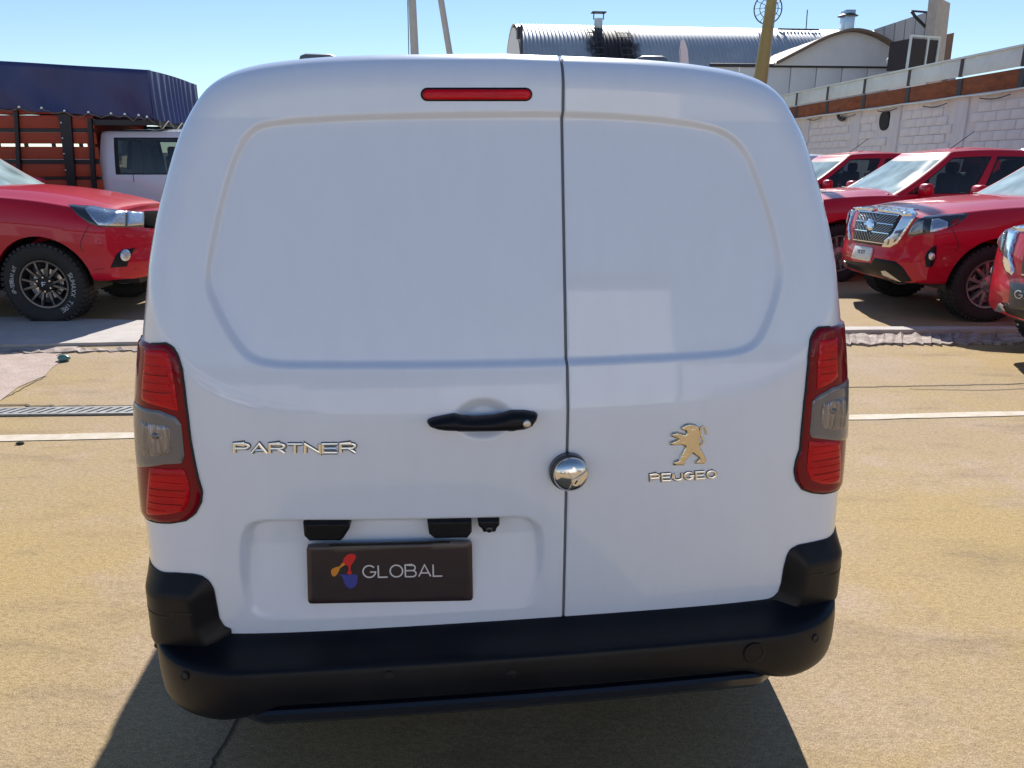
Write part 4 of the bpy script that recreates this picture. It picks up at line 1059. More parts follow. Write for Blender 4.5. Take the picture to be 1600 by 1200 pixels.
# right-hand row: A is traced from the photograph, the others are copies of it
GRP = 'red pickups parked nose out along the white block wall'
AL, AR = (4.80, 8.33, 0), R(183)
A, A_body, A_bvh, A_M, A_cab = pickup('pickup_truck', 'red pickup with chrome grille and white plate, nearest whole one to the van', NAV, AL, AR, M_red, GRP)
cf = conform(A_bvh, A_M)
def off(f, o):
    def g(a, b):
        P, N = f(a, b); return P+N*o, N
    return g
def c2(pts, k=5.4545, o=(1300, 300)): return np.array([(o[0]+a/k, o[1]+b/k) for a, b in pts])
M_hl = mat('headlamp_housing', (.03, .032, .036), .1, coat=1.0); M_hs = mat('headlamp_silver', (.62, .64, .68), .12, metal=.9, bump=.6, bscale=50, scale=40)
M_grmesh = mat('grille_black', (.012, .012, .013), .35)
def both(o): mirror_obj(o, A_body)
gr = decal('grille', c2([(240, 150), (300, 158), (450, 176), (592, 190), (525, 360), (440, 464), (300, 447), (185, 422), (190, 330), (205, 258)]), cf, .010, .02, 2.2, M_grmesh, A_body, depth=.01)
gp = [c2([q])[0] for q in ((238, 160), (578, 200), (446, 448), (192, 412))]
def gq(u_, v_): return (1-v_)*((1-u_)*gp[0]+u_*gp[1])+v_*((1-u_)*gp[3]+u_*gp[2])
cfo = off(cf, .011)
for v0, us in ((.02, [(0, 1)]), (.34, [(0, .30), (.55, 1)]), (.64, [(0, .36), (.5, 1)]), (.97, [(0, 1)])):
    for u0, u1 in us:
        V, F_ = ribbon(np.array([gq(u_, v0) for u_ in np.linspace(u0, u1, 12)]), 1.5); patch('grille_bar', V, F_, cfo, np.full(len(V), .008), .003, M_chrome, gr)
VV, FF = [], []
for v0, v1 in ((.05, .31), (.37, .61), (.67, .94)):
    for k in range(12):
        u0 = k/12; sgn = 1 if u0 < .42 else -1
        for q in (0, 1):
            a, b = gq(np.clip(u0+.02*sgn, 0, 1), v0+(v1-v0)*(.5*q)), gq(np.clip(u0+.085, 0, 1), v0+(v1-v0)*(.5*q+.5))
            if sgn < 0: a, b = gq(np.clip(u0+.085, 0, 1), v0+(v1-v0)*(.5*q)), gq(u0, v0+(v1-v0)*(.5*q+.5))
            V, F_ = ribbon(np.array([a, b]), 1.0); n0 = len(VV); VV += V.tolist(); FF += [[i+n0 for i in f] for f in F_]
o = patch('grille_mesh', np.array(VV), FF, cfo, np.full(len(VV), .004), .003, mat('grille_mesh_grey', (.35, .35, .36), .3, metal=.7), gr); o['kind'] = 'stuff'
for pts_ in ([(392, 117), (460, 124), (640, 148), (692, 150), (732, 186), (708, 212), (600, 208), (540, 190), (392, 166)],
             [(604, 210), (716, 213), (600, 385), (560, 442), (500, 472), (430, 468), (452, 410), (522, 352)]):
    o = decal('grille_trim', c2(pts_), conform(A_bvh, A_M, True), .02, 1.5, 1.8, M_chrome, A_body, depth=.01, edge0=.5); mirror_obj(o, A_body)
bc = c2([(335, 280)])[0]; el = [(bc[0]+6.4*math.cos(a), bc[1]+9.0*math.sin(a)) for a in np.linspace(0, 2*math.pi, 25)[:-1]]
bd = decal('badge', el, cfo, .012, 3, 2.0, M_chrome, gr, depth=.006); V, F_ = ribbon(np.array([(bc[0]-7.6, bc[1]-1), (bc[0]+7.6, bc[1]+1.2)]), 3.2); patch('badge_bar', V, F_, off(cf, .024), np.full(len(V), .004), .004, M_chrome, bd)
for pts, hh, m_, nm in (
    ([(640, 376), (668, 310), (722, 236), (800, 205), (1000, 190), (1168, 179), (1150, 216), (1080, 268), (1000, 312), (860, 347), (700, 374)], .012, M_hl, 'headlamp'),
    ([(800, 640), (790, 560), (812, 508), (852, 468), (892, 452), (888, 560), (852, 642)], .006, M_blackp, 'fog_lamp_pocket')):
    o = decal(nm, c2(pts), cf, hh, 3, 2.2, m_, A_body, depth=.008)
    subs = []
    if nm == 'headlamp':
        subs.append(decal('lens_unit', c2([(658, 358), (690, 295), (740, 255), (785, 245), (778, 345), (700, 362)]), off(cf, .0125), .006, 3, 2, mat('lamp_dim', (.30, .31, .33), .15, metal=.6, coat=1), o))
        subs.append(decal('lens_unit', c2([(842, 342), (850, 240), (905, 232), (985, 262), (978, 312), (900, 335)]), off(cf, .0125), .008, 3, 2, M_hs, o))
        subs.append(decal('lens_unit', c2([(1008, 290), (1022, 248), (1092, 228), (1060, 268)]), off(cf, .0125), .004, 2, 1.6, M_lampred, o))
        V, F_ = ribbon(c2([(720, 250), (850, 222), (1000, 205), (1120, 196)]), 1.2); subs.append(patch('light_strip', V, F_, off(cf, .0125), np.full(len(V), .004), .002, M_hs, o))
    else:
        fc = c2([(852, 548)])[0]; subs.append(decal('fog_lamp', [(fc[0]+4.6*math.cos(a), fc[1]+6.2*math.sin(a)) for a in np.linspace(0, 2*math.pi, 17)[:-1]], off(cf, .007), .010, 3, 1.8, M_hs, o))
    mo = mirror_obj(o, A_body)
    for s_ in subs: mirror_obj(s_, mo)
decal('lower_grille', c2([(112, 575), (170, 590), (330, 606), (362, 562), (540, 592), (602, 642), (682, 760), (735, 832), (940, 855), (928, 888), (740, 874), (600, 792), (420, 722), (280, 692), (140, 640)]), cf, .012, 4, 2.5, M_blackp, A_body, depth=.01)
o = decal('skid_trim', c2([(425, 672), (460, 668), (495, 690), (600, 765), (520, 742), (440, 705)]), off(cf, .012), .008, 2, 2, M_satin, A_body)
mirror_obj(o, A_body)
pl = decal('licence_plate', c2([(207, 455), (355, 480), (327, 590), (172, 560)]), off(cf, .012), .012, 1, 3, mat('plate_white', (.72, .72, .72), .4), A_body, depth=.02)
pq = c2([(232, 522), (295, 532), (300, 505), (238, 494)])
letters('letter', 'YCDT', lambda u_, v_: (1-v_)*((1-u_)*pq[0]+u_*pq[1])+v_*((1-u_)*pq[3]+u_*pq[2]), off(cf, .0245), .0006, .8, M_blackm, pl, gap=.25)
V, F_ = ribbon(c2([(198, 545), (310, 565)]), .8); patch('caption', V, F_, off(cf, .0245), np.full(len(V), .0006), .0004, mat('plate_grey', (.25, .25, .25), .5), pl)
def copy_pickup(lab, loc, rz, plate=True):
    c = copy_tree(A); c.location = loc; c.rotation_euler = (0, 0, rz); c['label'] = lab
    if not plate:
        for b in c.children:
            for q in list(b.children):
                if q.name.startswith('licence_plate'):
                    for z in list(q.children): bpy.data.objects.remove(z)
                    bpy.data.objects.remove(q)
    return c
Bk = copy_pickup('red double cab pickup whose roof and windows show behind the chrome grilled one', (4.43, 11.05, 0), R(183), False)
Ck = copy_pickup('red pickup with only its windscreen and roof edge showing beyond its neighbours', (4.25, 13.8, 0), R(183), False)
Dk = copy_pickup('red pickup of which only the front corner with its chrome grille shows', (4.84, 5.50, 0), R(183), False)
D_M = Matrix.Translation(Dk.location) @ Matrix.Rotation(R(183), 4, 'Z'); cd = conform(A_bvh, D_M, True)
D_body = [c for c in Dk.children if c.name.startswith('body')][0]
dpl = decal('licence_plate', [(1581, 441), (1650, 448), (1646, 492), (1578, 481)], off(cd, .014), .008, 1, 4, mat('dark_plate', (.018, .015, .018), .35, coat=.2), D_body, depth=.02)
dq = np.array([(1590, 466), (1632, 470), (1632, 458), (1590, 454)], float)
letters('letter', 'GLO', lambda u_, v_: (1-v_)*((1-u_)*dq[0]+u_*dq[1])+v_*((1-u_)*dq[3]+u_*dq[2]), off(cd, .0225), .0006, 1.2, mat('plate_letter_white', (.7, .7, .7), .5), dpl, gap=.3)
# sports bar on B
cb = [c for c in Bk.children if c.name.startswith('cab')][0]
for s in (-1, 1): tube('sports_bar', [(-3.05, s*.80, 1.14), (-3.0, s*.70, 1.62), (-3.0, s*.55, 1.72), (-3.0, 0, 1.74)], .04, M_chrome, cb, 10)
# left: the red pickup with the black wheels
HL, HR = (-4.71, 8.27, 0), R(1.5)
Hx, H_body, H_bvh, H_M, H_cab = pickup('pickup_truck', 'red pickup on black multi-spoke wheels with white-lettered tyres beside the tarpaulin truck', HIL, HL, HR, M_red, None, letters_on=True)
ch = conform(H_bvh, H_M)
def both_h(o, subs=()):
    mo = mirror_obj(o, H_body)
    for s_ in subs: mirror_obj(s_, mo)
hl = decal('headlamp', c2([(640, 715), (830, 730), (1000, 755), (1180, 775), (1340, 786), (1356, 830), (1346, 925), (1180, 932), (920, 927), (830, 892), (720, 810)], 6, (0, 200)), ch, .012, 3, 2.2, M_hl, H_body, depth=.01)
s1 = decal('lens_unit', c2([(800, 770), (850, 735), (1000, 765), (1165, 785), (1165, 920), (930, 915), (860, 850)], 6, (0, 200)), off(ch, .0125), .010, 4, 2.2, M_hs, hl)
s2 = decal('lens_unit', c2([(1185, 788), (1335, 795), (1340, 910), (1185, 920)], 6, (0, 200)), off(ch, .0125), .010, 4, 2.2, M_hs, hl)
both_h(hl, (s1, s2))
decal('grille', c2([(1352, 778), (1600, 770), (1750, 800), (1740, 930), (1600, 950), (1350, 935)], 6, (0, 200)), ch, .006, 3, 3, mat('grille_void', (.002, .002, .002), .9, spec=.05), H_body, depth=.01)
fb = decal('fog_lamp_pocket', c2([(1060, 482), (1120, 352), (1182, 310), (1302, 288), (1242, 400), (1222, 472)], 6.154, (0, 340)), ch, .008, 2, 2, M_blackp, H_body, depth=.008)
fl_ = decal('fog_lamp', [(195+8*math.cos(a), 398.8+9.3*math.sin(a)) for a in np.linspace(0, 2*math.pi, 25)[:-1]], off(ch, .008), .014, 5, 2, M_hs, fb)
both_h(fb, (fl_,))
V, F_ = ribbon(c2([(905, 500), (1000, 492), (1150, 498), (1300, 490), (1420, 470)], 6.154, (0, 340)), .8); patch('crease_line', V, F_, ch, np.full(len(V), .001), .001, M_blackm, H_body)

# ------------------------------------------------------------------ stake-bed truck with a navy tarpaulin
TZ = R(4.0); HWT = .97
nc = at_y(231, 110, 10.9)                                   # near front top corner of the tarpaulin
TE = np.array([math.cos(TZ), math.sin(TZ)]); TN = np.array([-math.sin(TZ), math.cos(TZ)])
T0 = np.array([nc.x, nc.y])+TN*HWT
truck = thing('stake_truck', 'white cab stake-bed truck with orange plank sides under a navy tarpaulin', 'truck', (T0[0], T0[1], 0), TZ)
def tp(px, py, ny=-HWT):
    """pixel -> (x, z) on the truck's long vertical plane at local y = ny"""
    d = ray(px, py); dl = np.array([d[0]*TE[0]+d[1]*TE[1], d[0]*TN[0]+d[1]*TN[1], d[2]])
    o = np.array([-(T0@TE), -(T0@TN), CAMZ]); t = (ny-o[1])/dl[1]; p = o+dl*t
    return p[0], p[2]
M_orange = mat('orange_planks', (.50, .075, .022), .6, col2=(.34, .045, .018), scale=3, fac=.8, stretch=(.6, 1, 14), bump=.15)
M_tblack = mat('truck_black_steel', (.012, .013, .016), .45)
M_tarp = mat('navy_tarpaulin', (.022, .032, .12), .45, col2=(.04, .055, .17), scale=1.6, fac=.6, bump=.6, bscale=5, stretch=(1.6, 1, .5))
M_rope = mat('rope', (.22, .19, .13), .9)
XR, XF = -4.6, tp(150, 230)[0]
ply = []
for y0, y1 in ((171, 177.5), (179.8, 200.3), (206.5, 224.3), (229, 248.8), (256, 276), (281, 300), (305, 326)):
    ply.append((tp(60, y1)[1], tp(60, y0)[1]))
for ny in (-HWT+.05, HWT-.05):
    for z0, z1 in ply:
        gap = .045 if ny > 0 else 0
        o = box('plank', ((XR+XF)/2, ny, (z0+z1)/2+(.05 if ny > 0 and z0 < 2 else 0)), (XF-XR, .03, z1-z0-gap), M_orange, truck, bev=.006)
for y0, y1 in ((200.6, 206), (249.2, 255.6), (276.4, 280.6)):
    z0, z1 = tp(60, y1)[1], tp(60, y0)[1]
    for ny in (-HWT+.035, HWT-.035): box('rail', ((XR+XF)/2, ny, (z0+z1)/2), (XF-XR, .02, z1-z0), M_tblack, truck)
for k in range(12): box('spacer', (XF-.22-k*.37, -HWT+.05, (tp(60, 229)[1]+tp(60, 224)[1])/2), (.05, .02, .06), M_tblack, truck)
def post(name, pts, th=.05):
    q = [tp(*p) for p in pts]; V = [(x, -HWT-.012, z) for x, z in q]+[(x, -HWT+.034-th+.05, z) for x, z in q]; n = len(q)
    return mesh_obj(name, V, [tuple(range(n)), tuple(range(2*n-1, n-1, -1))]+[(i, n+i, n+(i+1) % n, (i+1) % n) for i in range(n)], M_tblack, truck, smooth=False)
pb = post('post', [(91, 176), (110.5, 180), (119, 300), (107, 300)])
post('post', [(22, 173), (27.5, 173), (34, 300), (28, 300)]); post('post', [(137, 184), (143, 185), (150.5, 300), (144, 300)]); post('post', [(-60, 171), (-54, 171), (-50, 300), (-56, 300)])
for cy in (577, 702, 828, 960):
    x, z = tp(94+(cy-577)*.02+.0, 80+cy/5.161); 
    lathe('bolt', [(.0005, -.012), (.011, -.010), (.013, 0)], M_satin, truck, 10, 'Y', (x+.02, -HWT-.012, z))
box('bed_floor', ((XR+XF)/2, 0, .92), (XF-XR, 2*HWT, .12), M_tblack, truck)
box('front_board', (XF-.12, 0, 1.55), (.03, 2*HWT-.1, 1.2), M_orange, truck)
zr = tp(200, 190)[1]
for s in (-1, 1): box('canopy_rail', ((XF+.05)/2-.02, s*(HWT-.05), zr-.01), (-XF+.1, .06, .07), M_tblack, truck)
box('canopy_rail', (-.02, 0, zr-.012), (.06, 2*HWT-.17, .066), M_tblack, truck)
# tarpaulin: long side, pleated front, roof, far side (one cloth)
zf_t, zf_b = tp(231, 109)[1], tp(231, 186.5)[1]; xr_ = tp(0, 95)[0]
zr_t, zr_b = tp(0, 95)[1], tp(0, 171)[1]
def ztop(x): return zf_t+(zr_t-zf_t)*min(1.4, max(0, -x/(-xr_)))
def zbot(x): return zf_b+(zr_b-zf_b)*min(1.4, max(0, -x/(-xr_)))
V, F_ = [], []
def grid_add(P):
    b = len(V); n, m = P.shape[:2]
    V.extend(P.reshape(-1, 3).tolist())
    for i in range(n-1):
        for j in range(m-1): F_.append((b+i*m+j, b+i*m+j+1, b+(i+1)*m+j+1, b+(i+1)*m+j))
xs = np.linspace(XR, 0, 150); vs = np.linspace(0, 1, 26)
for s in (-1, 1):
    P = np.zeros((len(xs), len(vs), 3))
    for i, x in enumerate(xs):
        for j, t in enumerate(vs):
            z = zbot(x)+(ztop(x)-zbot(x))*t+(.006*math.sin(x*9.3)*(1-t)**3)
            fold = (1-t)*(.03*math.sin(3.1*x+2.2*t)+.016*math.sin(7.3*x+4*t))+.012*math.sin(5.1*x-3*t)+.045*math.exp(-((x+2.45+.55*t)/.05)**2)*(t*(1-t)*3)+.035*math.exp(-((x+3.0-.4*t)/.06)**2)+.04*math.exp(-((x+1.75+.5*t)/.05)**2)*t
            P[i, j] = (x, s*(HWT+.02+fold-.03*max(0, t-.93)/.07), z)
    grid_add(P)
ys = np.linspace(-HWT-.02, HWT+.02, 200); P = np.zeros((len(ys), len(vs), 3))
for i, y in enumerate(ys):
    ph = y*34+1.7*math.sin(y*5); e = 1-abs(y)/(HWT+.02); k = min(1, e*9)
    for j, t in enumerate(vs):
        P[i, j] = (.004+k*(.022+.020*math.sin(ph+.5*math.sin(3*t)))*(.35+.65*(1-t)), y, zf_b-.02+(zf_t-zf_b+.02)*t+.012*math.sin(ph*.5)*(1-t)**4)
grid_add(P)
P = np.zeros((len(xs), 12, 3))
for i, x in enumerate(xs):
    for j, y in enumerate(np.linspace(-HWT+.01, HWT-.01, 12)): P[i, j] = (x, y, ztop(x)-.004+.02*(1-(y/HWT)**2)-.012*abs(math.sin(x*2.2)))
grid_add(P)
tarp = mesh_obj('tarpaulin', V, F_, M_tarp, truck, sharp=50)
gro = [(0, 171), (33, 169), (68, 170.5), (103.5, 175), (141, 177), (176, 179), (197.5, 180), (219, 181.5), (232, 184)]
pts = []
for i, g_ in enumerate(gro):
    x, z = tp(*g_); lathe('grommet', [(.006, -.004), (.016, -.004), (.017, .002)], M_satin, tarp, 12, 'Y', (x, -HWT-.045, z+.01)); pts.append((x, -HWT-.05, z))
    if i < len(gro)-1:
        x2, z2 = tp((g_[0]+gro[i+1][0])/2+2, (g_[1]+gro[i+1][1])/2+(4, 8, 5, 9, 6)[i % 5]); pts.append((x2, -HWT-.035, z2))
for k in range(7): pts.append((.06, -HWT+.1+k*.27, zf_b+(.0 if k % 2 else -.12)))
tube('rope', pts, .007, M_rope, tarp, 6)
# cab
TC = dict(belt=1.39, gf=(1.18, .70), gr=(XF-.07, XF+.0), gy=.88, gt=.07, ze=lambda x: 2.0, crown=.06, single=True)
cabt, GT = greenhouse(TC, truck, mat('truck_white', (.70, .72, .78), .4, coat=.8))
ring = np.vstack([GT[0], (GT[0]*[1, -1, 1])[::-1][1:-1]]); n = len(ring); V, F_ = [], []
for z, sc in ((1.39, 1.0), (1.25, 1.02), (1.0, 1.03), (.75, 1.03), (.52, 1.0)):
    V += [(p[0]*1.0+.03*(1.41-z) if p[0] > .8 else p[0], p[1]*sc, z) for p in ring]
for k in range(4):
    for i in range(n): F_.append((k*n+i, k*n+(i+1) % n, (k+1)*n+(i+1) % n, (k+1)*n+i))
mesh_obj('cab_body', V, F_, MATS['truck_white'], truck, sharp=50)
mesh_obj('interior_floor', [tuple(p-[0, 0, .02]) for p in ring*[.99, .97, 1]], [tuple(range(n))], M_dark, cabt, smooth=False)
for sy in (-.42, .42):
    bm = bmesh.new(); bm_box(bm, (-.28, sy, 1.50), (.14, .5, .40), bev=.05); bm_box(bm, (-.30, sy, 1.76), (.10, .26, .15), bev=.04); bm_obj('seat', bm, mat('grey_seat', (.16, .17, .19), .8), cabt, smooth=True)
for s in (-1, 1): tube('window_divider', [(.38, s*.835, 1.45), (.20, s*.80, 1.90)], .012, M_tblack, cabt, 8)
V, F_ = ribbon(np.array([(XF+.42, 1.42), (XF+.40, 1.1), (XF+.44, .6)]), .008)
for s in (-1, 1):
    mesh_obj('door_line', [(a, s*.887, b) for a, b in V], F_, M_tblack, cabt, smooth=False)
box('roof_trim', (.25, -.35, 2.055), (1.0, .06, .02), MATS['truck_white'], cabt, bev=.005)
for s in (-1, 1):
    for x in (.55, -3.2):
        tyre_wheel(truck, (x, s*.78, .345), s, .345, .2, 'alloy')
box('chassis', (-1.7, 0, .70), (5.2, .8, .24), M_tblack, truck)

# ------------------------------------------------------------------ white block wall on the right
WU = np.array([-.0868, .9962]); W0 = np.array([10.5, 15.3]); wrz = math.atan2(WU[1], WU[0]); WNn = np.array([-WU[1], WU[0]])
wall = thing('block_wall', 'long white painted block wall with rusty fascia and pale metal capping', 'wall', (W0[0], W0[1], 0), wrz)
def wl(px, py, n=0.0):
    d = ray(px, py); dl = np.array([d[:2]@WU, d[:2]@WNn]); o = np.array([-(W0@WU), -(W0@WNn)]); t = (n-o[1])/dl[1]
    return o[0]+dl[0]*t, CAMZ+d[2]*t
M_wallp = mat('white_wall_paint', (.80, .78, .82), .8, col2=(.56, .53, .55), scale=1.6, fac=.9, stretch=(2.5, 2.5, .4), bump=.25, bscale=40)
M_block = mat('painted_block', (.82, .80, .84), .8, col2=(.60, .57, .59), scale=2, fac=.9, stretch=(2, 2, .6), bump=.3, bscale=60)
M_rust = mat('rusty_fascia', (.36, .11, .04), .85, col2=(.12, .04, .02), scale=3.0, fac=.8, bump=.2, stretch=(1, 1, 3))
M_capm = mat('pale_metal_cap', (.72, .80, .82), .4, metal=.0, col2=(.60, .67, .68), scale=3)
M_dsteel = mat('dark_bracket', (.05, .05, .055), .6)
ZB = 3.06
bm = bmesh.new(); bm_box(bm, (8, -.12, ZB/2), (46, .2, ZB)); bm_obj('wall_panel', bm, M_wallp, wall)
me_b = None; rng = random.Random(3)
colu = [wl(1340, 180)[0], wl(1400, 180)[0], wl(1502, 180)[0], wl(1262, 180)[0], -2.2]
cnt = 0
for r_ in range(7):
    z = 1.55+r_*.205
    for k in range(46):
        uu = -2.6+k*.405+(.2 if r_ % 2 else 0)
        if min(abs(uu-c) for c in colu) < .34 or uu > 15.5 or (r_ == 6 and rng.random() < .25): continue
        if abs(uu-wl(1380, 190)[0]) < .45 and 2.2 < z < 2.9: continue
        if cnt >= 295: continue
        if me_b is None:
            bm = bmesh.new(); bm_box(bm, (0, 0, 0), (.394, .03, .194), bev=.006); o = bm_obj('block', bm, M_block, wall, smooth=True, sharp=40); me_b = o.data
        else:
            o = bpy.data.objects.new('block', me_b); COL.objects.link(o); o.parent = wall
        o.location = (uu, -.008+rng.uniform(-.003, .003), z); o.rotation_euler = (0, 0, rng.uniform(-.01, .01)); cnt += 1
for c in colu: box('pilaster', (c, .0, ZB/2), (.42, .06, ZB-.01), M_wallp, wall, bev=.01)
# fascia boards, capping panels, brackets
br = [wl(px, 150)[0] for px in (1252, 1300, 1357, 1425, 1505, 1600)]
br = sorted(br+[br[0]+(br[0]-br[1])*1.1*k for k in (1,)]+[br[-1]-2.6*k for k in (1, 2)]+[max(br)+2.2, max(br)+4.5, max(br)+7.0])
for a, b in zip(br, br[1:]):
    box('fascia_board', ((a+b)/2, .10, 3.255), (b-a-.05, .04, .37), M_rust, wall, bev=.004)
    box('capping_panel', ((a+b)/2, .13, 3.655), (b-a-.10, .03, .36), M_capm, wall, bev=.004)
    box('bracket', (a, .135, 3.66), (.10, .05, .385), M_dsteel, wall)
    box('bracket', (a, .115, 3.25), (.16, .045, .36), M_dsteel, wall)
box('top_trim', (8, .12, 3.865), (36, .16, .04), M_capm, wall); box('soffit', (8, .05, 3.05), (36, .18, .03), M_wallp, wall)
tube('conduit', [(u_, .16, 3.035+.012*math.sin(u_*3)) for u_ in np.linspace(-5, 20, 60)], .022, M_capm, wall, 8)
for k in range(8): tube('loose_cable', [(-1+k*2.0+t*.9, .12, 2.98-.05*math.sin(math.pi*t)-.02*k % .05) for t in np.linspace(0, 1, 8)], .012, M_dsteel, wall, 6)
q = [wl(*p, .06) for p in ((1314, 169), (1311, 176), (1311.5, 183), (1316, 187), (1320, 186))]
tube('bent_pipe', [(a, .08, b) for a, b in catmull(q, 4)], .05, M_dsteel, wall, 10)
vc_ = [wl(*p, .02) for p in ((1380, 175), (1388, 174.5), (1388.5, 190), (1385, 200), (1379, 204), (1375, 200), (1374, 190), (1376, 180))]
bm = bmesh.new(); vv = [bm.verts.new((a, .03, b)) for a, b in catmull(vc_, 3, closed=True)]; f = bm.faces.new(vv); r_ = bmesh.ops.extrude_face_region(bm, geom=[f]); bmesh.ops.translate(bm, vec=(0, -.06, 0), verts=[v for v in r_['geom'] if isinstance(v, bmesh.types.BMVert)]); bm_obj('vent_opening', bm, M_blackm, wall)

# ------------------------------------------------------------------ buildings behind
M_corr = None
def corr_mat():
    m = mat('galvanised_corrugated', (.50, .52, .55), .5, metal=.35, col2=(.40, .42, .46), scale=1.2, fac=.6)
    t = m.node_tree; b = t.nodes['Principled BSDF']; src = b.inputs['Base Color'].links[0].from_socket
    tc = t.nodes.new('ShaderNodeTexCoord'); sp = t.nodes.new('ShaderNodeSeparateXYZ'); t.links.new(tc.outputs['Object'], sp.inputs[0])
    def mth(op, a, bb=None, cl=False):
        n_ = t.nodes.new('ShaderNodeMath'); n_.operation = op; n_.use_clamp = cl
        for i, v in enumerate((a, bb)):
            if v is None: continue
            if isinstance(v, (int, float)): n_.inputs[i].default_value = v
            else: t.links.new(v, n_.inputs[i])
        return n_.outputs[0]
    nz = t.nodes.new('ShaderNodeTexNoise'); nz.inputs['Scale'].default_value = 1.6; nz.inputs['Detail'].default_value = 6; t.links.new(tc.outputs['Object'], nz.inputs[0])
    d = mth('ABSOLUTE', mth('SUBTRACT', sp.outputs[0], 4.85)); k = mth('SUBTRACT', 1.0, mth('DIVIDE', d, 1.55)); k = mth('ADD', k, mth('MULTIPLY', mth('SUBTRACT', nz.outputs['Fac'], .5), 1.7))
    k = mth('MULTIPLY', k, 2.2, True)
    mx = t.nodes.new('ShaderNodeMixRGB'); t.links.new(k, mx.inputs[0]); t.links.new(src, mx.inputs[1]); mx.inputs[2].default_value = (.045, .03, .028, 1); t.links.new(mx.outputs[0], b.inputs['Base Color'])
    return m
M_corr = corr_mat()
HA = R(6); hg0 = at_y(800, 40, 44.0)
hangar = thing('hangar', 'silver corrugated barrel roofed hangar with a rusty stain below its vent', 'hangar', (hg0.x, hg0.y, 0), HA)
RADV, LEN = 5.2, 23.0; zc = hg0.z-RADV
na, nl = 30, int(LEN/.2)*6; V, F_ = [], []
for i in range(nl+1):
    x = LEN*i/nl; rr = RADV+.028*math.cos(2*math.pi*x/.2)
    for j in range(na+1):
        a = math.pi*j/na; V.append((x, -rr*math.cos(a), zc+rr*math.sin(a)))
for i in range(nl):
    for j in range(na): F_.append((i*(na+1)+j, i*(na+1)+j+1, (i+1)*(na+1)+j+1, (i+1)*(na+1)+j))
mesh_obj('roof', V, F_, M_corr, hangar)
M_wpanel = mat('white_sheet_wall', (.82, .82, .84), .6, col2=(.70, .69, .70), scale=.9, fac=.7)
gp = [(-.0, -(RADV-.15)*math.cos(math.pi*j/24), zc+(RADV-.15)*math.sin(math.pi*j/24)) for j in range(25)]
mesh_obj('gable', gp+[(0, RADV-.15, 0), (0, -RADV+.15, 0)], [tuple(range(27))], M_wpanel, hangar, smooth=False)
for s in (-1, 1): box('side_wall', (LEN/2, s*(RADV-.1), zc/2), (LEN, .15, zc), M_wpanel, hangar)
def hq(px, py, y=44.0):
    p = at_y(px, py, y); d = p-hg0; return d.x*math.cos(HA)+d.y*math.sin(HA), p.z
x, _ = hq(928, 40); 
vent = tube('roof_vent', [(x, -1.6, zc+4.7), (x, -1.6, zc+5.35)], .22, M_capm, hangar, 14)
for dx in (-.26, .26): tube('vent_leg', [(x+dx, -1.6, zc+5.3), (x+dx, -1.6, zc+5.62)], .03, M_dsteel, vent, 6)
box('vent_cap', (x, -1.6, zc+5.64), (.75, .5, .04), M_dsteel, vent)
for px in (913, 957):
    x, _ = hq(px, 80); V, F_ = [], []
    ld = None
    for k in range(9):
        a = R(18+k*5.0); pt_ = (x, -(RADV+.09)*math.cos(a), zc+(RADV+.09)*math.sin(a))
        r0 = tube('rung', [(pt_[0]-.34, pt_[1], pt_[2]), (pt_[0]+.34, pt_[1], pt_[2])], .025, M_dsteel, hangar, 6)
    for dx in (-.34, 0, .34): tube('ladder_rail', [(x+dx, -(RADV+.09)*math.cos(R(a)), zc+(RADV+.09)*math.sin(R(a))) for a in range(14, 64, 4)], .025, M_dsteel, hangar, 6)
box('meter_box', (-.12, -4.4, hq(800, 73)[1]), (.2, .5, .5), M_dsteel, hangar); box('gutter_post', (-.05, -4.9, 4.0), (.12, .12, 8.2), M_dsteel, hangar)
tube('aerial', [(hq(1277, 40)[0], -.5, hg0.z-.3), (hq(1279, 8)[0], -.5, hq(1279, 8)[1])], .03, M_dsteel, hangar, 6)
tube('ridge_pipe', [(hq(1212, 45)[0], -1.8, hg0.z-.22), (hq(1279, 45)[0], -1.8, hg0.z-.22)], .05, M_dsteel, hangar, 6)
# dish on the hangar roof
M_dish = mat('dish_mesh', (.07, .075, .085), .6)
dc = at_y(1200, 14, 44.5); dish = thing('satellite_dish', 'dark mesh satellite dish behind the top of the yellow post', 'satellite dish', (dc.x, dc.y, dc.z-.9))
Rd = .76
def dp(r_, a): return (r_*math.cos(a), .30*(r_/Rd)**2-.3, .9+r_*math.sin(a))
for rr in (.25, .5, Rd): tube('ring', [dp(rr, 2*math.pi*k/32) for k in range(33)], .022 if rr < Rd else .035, M_dish, dish, 6)
for k in range(12): tube('rib', [dp(.02+(Rd-.02)*t, 2*math.pi*k/12) for t in np.linspace(0, 1, 5)], .016, M_dish, dish, 6)
tube('feed_arm', [(0, -.28, .9), (.15, -.7, 1.15)], .03, M_dish, dish, 6); tube('mast', [(0, .0, .9), (0, .2, -.9)], .06, M_dish, dish, 8); box('foot', (0, .2, -.75), (1.2, .5, .06), M_dish, dish)
